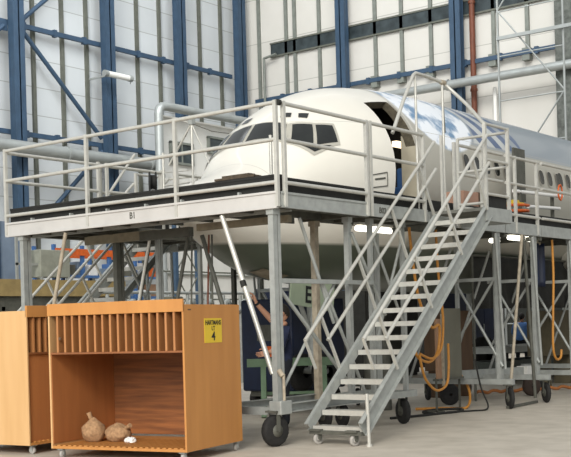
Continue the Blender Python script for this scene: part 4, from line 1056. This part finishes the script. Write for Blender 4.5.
# white bits on a bench behind the carts
lb_ = thing('low_bench', 'low grey bench behind the wooden carts', 'workbench', (4, 9.5, 0))
MB().box((1.5, 9.2, 1.62), (9.5, 10.0, 1.70)).build('bench_top', 'concrete_dark', lb_)
for x in (1.7, 5.5, 9.3): MB().box((x - .05, 9.3, 0), (x + .05, 9.4, 1.62)).build('leg', 'concrete_dark', lb_)
random.seed(31)
for i in range(9):
    x = 2.2 + i * .8 + random.uniform(-.1, .2); w = random.uniform(.15, .35); h = random.uniform(.12, .3)
    mb = MB().box((x, 9.4, 1.70), (x + w, 9.7, 1.70 + h * .6)).tube((x + w * .3, 9.5, 1.70 + h * .5), (x + w * .3, 9.5, 1.70 + h), w * .22)
    solo(mb, 'white_canister', 'whitebit', 'small white canister on the low bench behind the wooden carts', 'canister', (x, 9.5, 1.7), 'white canisters on the low bench', bevel=.01)
# grey machines row behind the dock, centre-left
mc = thing('pipe_manifold', 'grey pipes and valves standing behind the wooden cart', 'machine', (9.5, 11, 0))
MB().tube((7.0, 11, 2.0), (13.5, 11, 2.0), .07).tube((7.0, 11, 2.5), (13.5, 11, 2.5), .04).build('manifold_pipe', 'galv', mc)
for i in range(9):
    x = 7.4 + i * .72; MB().tube((x, 11, 0), (x, 11, 2.45), .05).lathe((x, 10.85, 2.2), (0, 1, 0), [(-.03, .02), (-.03, .14), (.03, .14), (.03, .02)], 14).build('valve_stand', 'galv', mc)
# vertical rust/ochre items seen at x~150-165
solo(MB().box((6.9, 8.4, 0), (7.3, 8.9, 2.3)), 'grey_locker', 'greyboard', 'narrow grey locker between the dark dock legs at left', 'locker', (7.2, 8.6, 0), bevel=.02)

# ------------------------------------------------------------------ people
def person(label, loc, rz, joints, radii, edges, cloth_fn, hair=True, extra=None):
    T_ = thing('person', label, 'person', loc, rz)
    me = bpy.data.meshes.new('body'); me.from_pydata(joints, edges, [])
    o = bpy.data.objects.new('body', me); COL.objects.link(o); o.parent = T_
    bpy.context.view_layer.objects.active = o
    sk = o.modifiers.new('Skin', 'SKIN'); sk.use_smooth_shade = True
    if not me.skin_vertices:
        bpy.ops.object.select_all(action='DESELECT'); o.select_set(True); bpy.ops.object.modifier_remove(modifier='Skin'); sk = o.modifiers.new('Skin', 'SKIN'); sk.use_smooth_shade = True
    for v, r_ in zip(me.skin_vertices[0].data, radii): v.radius = r_ if isinstance(r_, tuple) else (r_, r_)
    me.skin_vertices[0].data[0].use_root = True
    ss = o.modifiers.new('Sub', 'SUBSURF'); ss.levels = 2; ss.render_levels = 2
    dg = bpy.context.evaluated_depsgraph_get(); nm = bpy.data.meshes.new_from_object(o.evaluated_get(dg))
    o.modifiers.clear(); o.data = nm
    nm.materials.clear(); mats = []
    for p in nm.polygons:
        k = cloth_fn(p.center)
        if k not in mats: mats.append(k); nm.materials.append(M[k])
        p.material_index = mats.index(k); p.use_smooth = True
    return T_
def head(T_, c, yaw, face='flesh'):
    """head with brow, nose, chin, ears, eyes and a cap of hair"""
    bm = bmesh.new(); bmesh.ops.create_uvsphere(bm, u_segments=24, v_segments=18, radius=1)
    for v in bm.verts:
        x, y, z = v.co; jaw = 1 - .28 * max(0, -z); v.co = Vector((x * .10 * (1 - .08 * max(0, -z)), y * .078 * jaw, z * .125))
        if x > 0 and abs(y) < .35 and -.15 < z < .2: v.co.x += .014 * (1 - abs(y) / .35) * (1 - abs(z + .05) / .3)
    me = bpy.data.meshes.new('head'); bm.to_mesh(me); bm.free(); me.materials.append(M[face])
    for p in me.polygons: p.use_smooth = True
    h = bpy.data.objects.new('head', me); COL.objects.link(h); h.parent = T_; h.location = c; h.rotation_euler = (0, 0, yaw)
    MB().lathe((.098, 0, -.012), (1, 0, -.35), [(-.01, .016), (.012, .012), (.02, .004)], 10).build('nose', face, h, world=False)
    for s in (-1, 1): MB().lathe((0, s * .076, -.01), (0, s, 0), [(0, .028), (.012, .026), (.014, .01)], 10).build('ear', face, h, world=False)
    mb = MB()
    for s in (-1, 1): mb.lathe((.088, s * .03, .01), (1, 0, 0), [(0, .011), (.006, .008), (.008, .001)], 10)
    mb.box((.088, -.022, -.062), (.093, .022, -.057)); mb.build('eyes_and_mouth', 'black', h, world=False)
    bm = bmesh.new(); bmesh.ops.create_uvsphere(bm, u_segments=24, v_segments=16, radius=1)
    bmesh.ops.delete(bm, geom=[v for v in bm.verts if v.co.z < -.1 + v.co.x * .75], context='VERTS')
    for v in bm.verts: v.co = Vector((v.co.x * .107 - .006, v.co.y * .085, v.co.z * .133 + .004))
    me = bpy.data.meshes.new('hair'); bm.to_mesh(me); bm.free(); me.materials.append(M['hair'])
    hr_ = bpy.data.objects.new('hair', me); COL.objects.link(hr_); hr_.parent = h
    m_ = hr_.modifiers.new('S', 'SOLIDIFY'); m_.thickness = .01
    return h
def hand(T_, w, d, palm_n, m='flesh'):
    """palm with four curled fingers and a thumb, growing from wrist w along d"""
    w, d, n = Vector(w), Vector(d).normalized(), Vector(palm_n); s = d.cross(n).normalized(); n = s.cross(d).normalized()
    mb = MB(); mb.beam(w - d * .01, w + d * .09, .078, .028, n)
    for i, (k, ln) in enumerate(((-.03, .070), (-.01, .080), (.01, .075), (.03, .058))):
        a = w + d * .085 + s * k; b = a + d * ln * .5 + n * .006; c = b + d * ln * .32 + n * .022; e = c + d * ln * .1 + n * .022
        mb.path([a, b, c, e], .0088, 8)
    a = w + d * .025 - s * .036; mb.path([a, a - s * .025 + d * .022 + n * .008, a - s * .035 + d * .050 + n * .018, a - s * .028 + d * .068 + n * .024], .0105, 8)
    return mb.build('hand', m, T_, world=False, bevel=.004)
# mechanic under the nose, facing left towards the nose, right forearm raised
J = [(0, 0, .95), (0, 0, 1.12), (0, 0, 1.34), (0, 0, 1.47), (0, 0, 1.55),
     (0, .19, 1.41), (.06, .27, 1.16), (.26, .22, 1.10),
     (0, -.19, 1.43), (.19, -.22, 1.60), (.35, -.16, 1.78), (.39, -.14, 1.84),
     (0, .10, .88), (.02, .11, .48), (0, .12, .08), (.14, .12, .05),
     (0, -.10, .88), (.03, -.11, .48), (0, -.12, .08), (.14, -.12, .05)]
E_ = [(0, 1), (1, 2), (2, 3), (3, 4), (2, 5), (5, 6), (6, 7), (2, 8), (8, 9), (9, 10), (10, 11), (0, 12), (12, 13), (13, 14), (14, 15), (0, 16), (16, 17), (17, 18), (18, 19)]
Rd = [(.15, .12), (.14, .115), (.165, .12), (.07, .07), (.055, .055), .075, .05, .035, .075, .05, .036, .030, .095, .065, .05, .045, .095, .065, .05, .045]
def cl(c):
    if c.z > 1.47 and abs(c.y) < .1 and c.x < .15: return 'flesh'
    if c.x > .18 and c.z > 1.5: return 'flesh'
    if c.x > .2 and 1.0 < c.z < 1.3 and c.y > .1: return 'flesh'
    if c.z < .06: return 'black'
    return 'navycloth' if c.z > .98 else 'darkcloth'
yaw = math.radians(133)
mech = person('person in navy work shirt under the nose reaching up with a raised forearm', (2.1, 1.5, 0), yaw, J, Rd, E_, cl)
head(mech, (.02, 0, 1.66), 0)
hand(mech, (.39, -.14, 1.84), (.35, .1, .9), (1, .2, -.3))
MB().tube((.36, -.155, 1.795), (.378, -.147, 1.82), .038).build('wrist_watch', 'black', mech, world=False)
hand(mech, (.27, .22, 1.10), (.9, -.1, -.2), (0, -1, 0)); mech.scale = (1.07, 1.07, 1.07)
# distant worker in a light blue shirt, back to us
J2 = [(0, 0, .95), (.02, 0, 1.12), (.05, 0, 1.34), (.08, 0, 1.45), (.10, 0, 1.52),
      (.05, .2, 1.40), (.10, .28, 1.14), (.28, .22, 1.02), (.05, -.2, 1.40), (.12, -.29, 1.15), (.30, -.22, 1.05),
      (0, .11, .88), (.02, .13, .48), (0, .16, .08), (.14, .16, .05), (0, -.11, .88), (.02, -.13, .48), (0, -.16, .08), (.14, -.16, .05)]
E2 = [(0, 1), (1, 2), (2, 3), (3, 4), (2, 5), (5, 6), (6, 7), (2, 8), (8, 9), (9, 10), (0, 11), (11, 12), (12, 13), (13, 14), (0, 15), (15, 16), (16, 17), (17, 18)]
R2 = [(.16, .12), (.15, .12), (.18, .13), (.07, .07), (.055, .055), .08, .055, .036, .08, .055, .036, .10, .068, .05, .045, .10, .068, .05, .045]
def cl2(c):
    if c.z > 1.46 and abs(c.y) < .1: return 'flesh'
    if c.x > .2 and c.z > .9: return 'flesh'
    if c.z < .06: return 'black'
    return 'bluecloth' if c.z > .93 else 'darkcloth'
w2 = person('person in light blue shirt and dark trousers far back under the fuselage', (19.5, 5.9, 0), R(20), J2, R2, E2, cl2)
head(w2, (.13, 0, 1.62), 0); hand(w2, (.29, .22, 1.01), (.9, -.2, -.2), (0, -1, 0)); hand(w2, (.31, -.22, 1.04), (.9, .2, -.2), (0, 1, 0))

# ------------------------------------------------------------------ light, camera
w = bpy.data.worlds.new('World'); S.world = w; w.use_nodes = True
bg = w.node_tree.nodes['Background']; bg.inputs[0].default_value = (.93, .97, 1, 1); bg.inputs[1].default_value = .68
def area(name, loc, target, sx, sy, e, col=(1, 1, 1)):
    l = bpy.data.lights.new(name, 'AREA'); l.shape = 'RECTANGLE'; l.size = sx; l.size_y = sy; l.energy = e; l.color = col
    o = bpy.data.objects.new(name, l); COL.objects.link(o); o.location = loc
    o.rotation_euler = (Vector(target) - Vector(loc)).to_track_quat('-Z', 'Y').to_euler(); return o
area('hangar_door_daylight', (-24, -8, 11), (6, 3, 2), 22, 12, 6500, (1., .98, .93))
area('wall_fill_light', (14, 15, 23), (22, 27, 9), 26, 12, 5200, (.95, .98, 1.))  # unseen area light added to brighten the hangar walls
s = bpy.data.lights.new('soft_daylight', 'SUN'); s.energy = 1.3; s.angle = R(14); s.color = (1, .96, .88)
so = bpy.data.objects.new('soft_daylight', s); COL.objects.link(so)
so.rotation_euler = Vector((.80, .42, -.55)).to_track_quat('-Z', 'Y').to_euler()

cam = bpy.data.cameras.new('Camera'); co = bpy.data.objects.new('Camera', cam); COL.objects.link(co); S.camera = co
cam.sensor_width = 36; cam.lens = 1120 / 571 * 36
cam.shift_y = (324.3 - 228.5) / 571
TH = R(37.6); roll = .028
fwd = Vector((math.cos(TH), math.sin(TH), 0)); rt = Vector((math.sin(TH), -math.cos(TH), 0)); up = Vector((0, 0, 1))
# the picture's up direction leans left: rotate the camera about its axis
cu = up * math.cos(roll) + rt * math.sin(roll); cr_ = rt * math.cos(roll) - up * math.sin(roll)
mtx = Matrix((( *cr_, ), ( *cu, ), ( *(-fwd), ))).transposed().to_4x4()
mtx.translation = Vector((-11.57, -9.06, 1.6)); co.matrix_world = mtx
cam.clip_end = 200
S.view_settings.view_transform = 'Standard'; S.view_settings.look = 'None'
S.view_settings.gamma = 1; S.view_settings.use_curve_mapping = False; S.view_settings.exposure = 0.
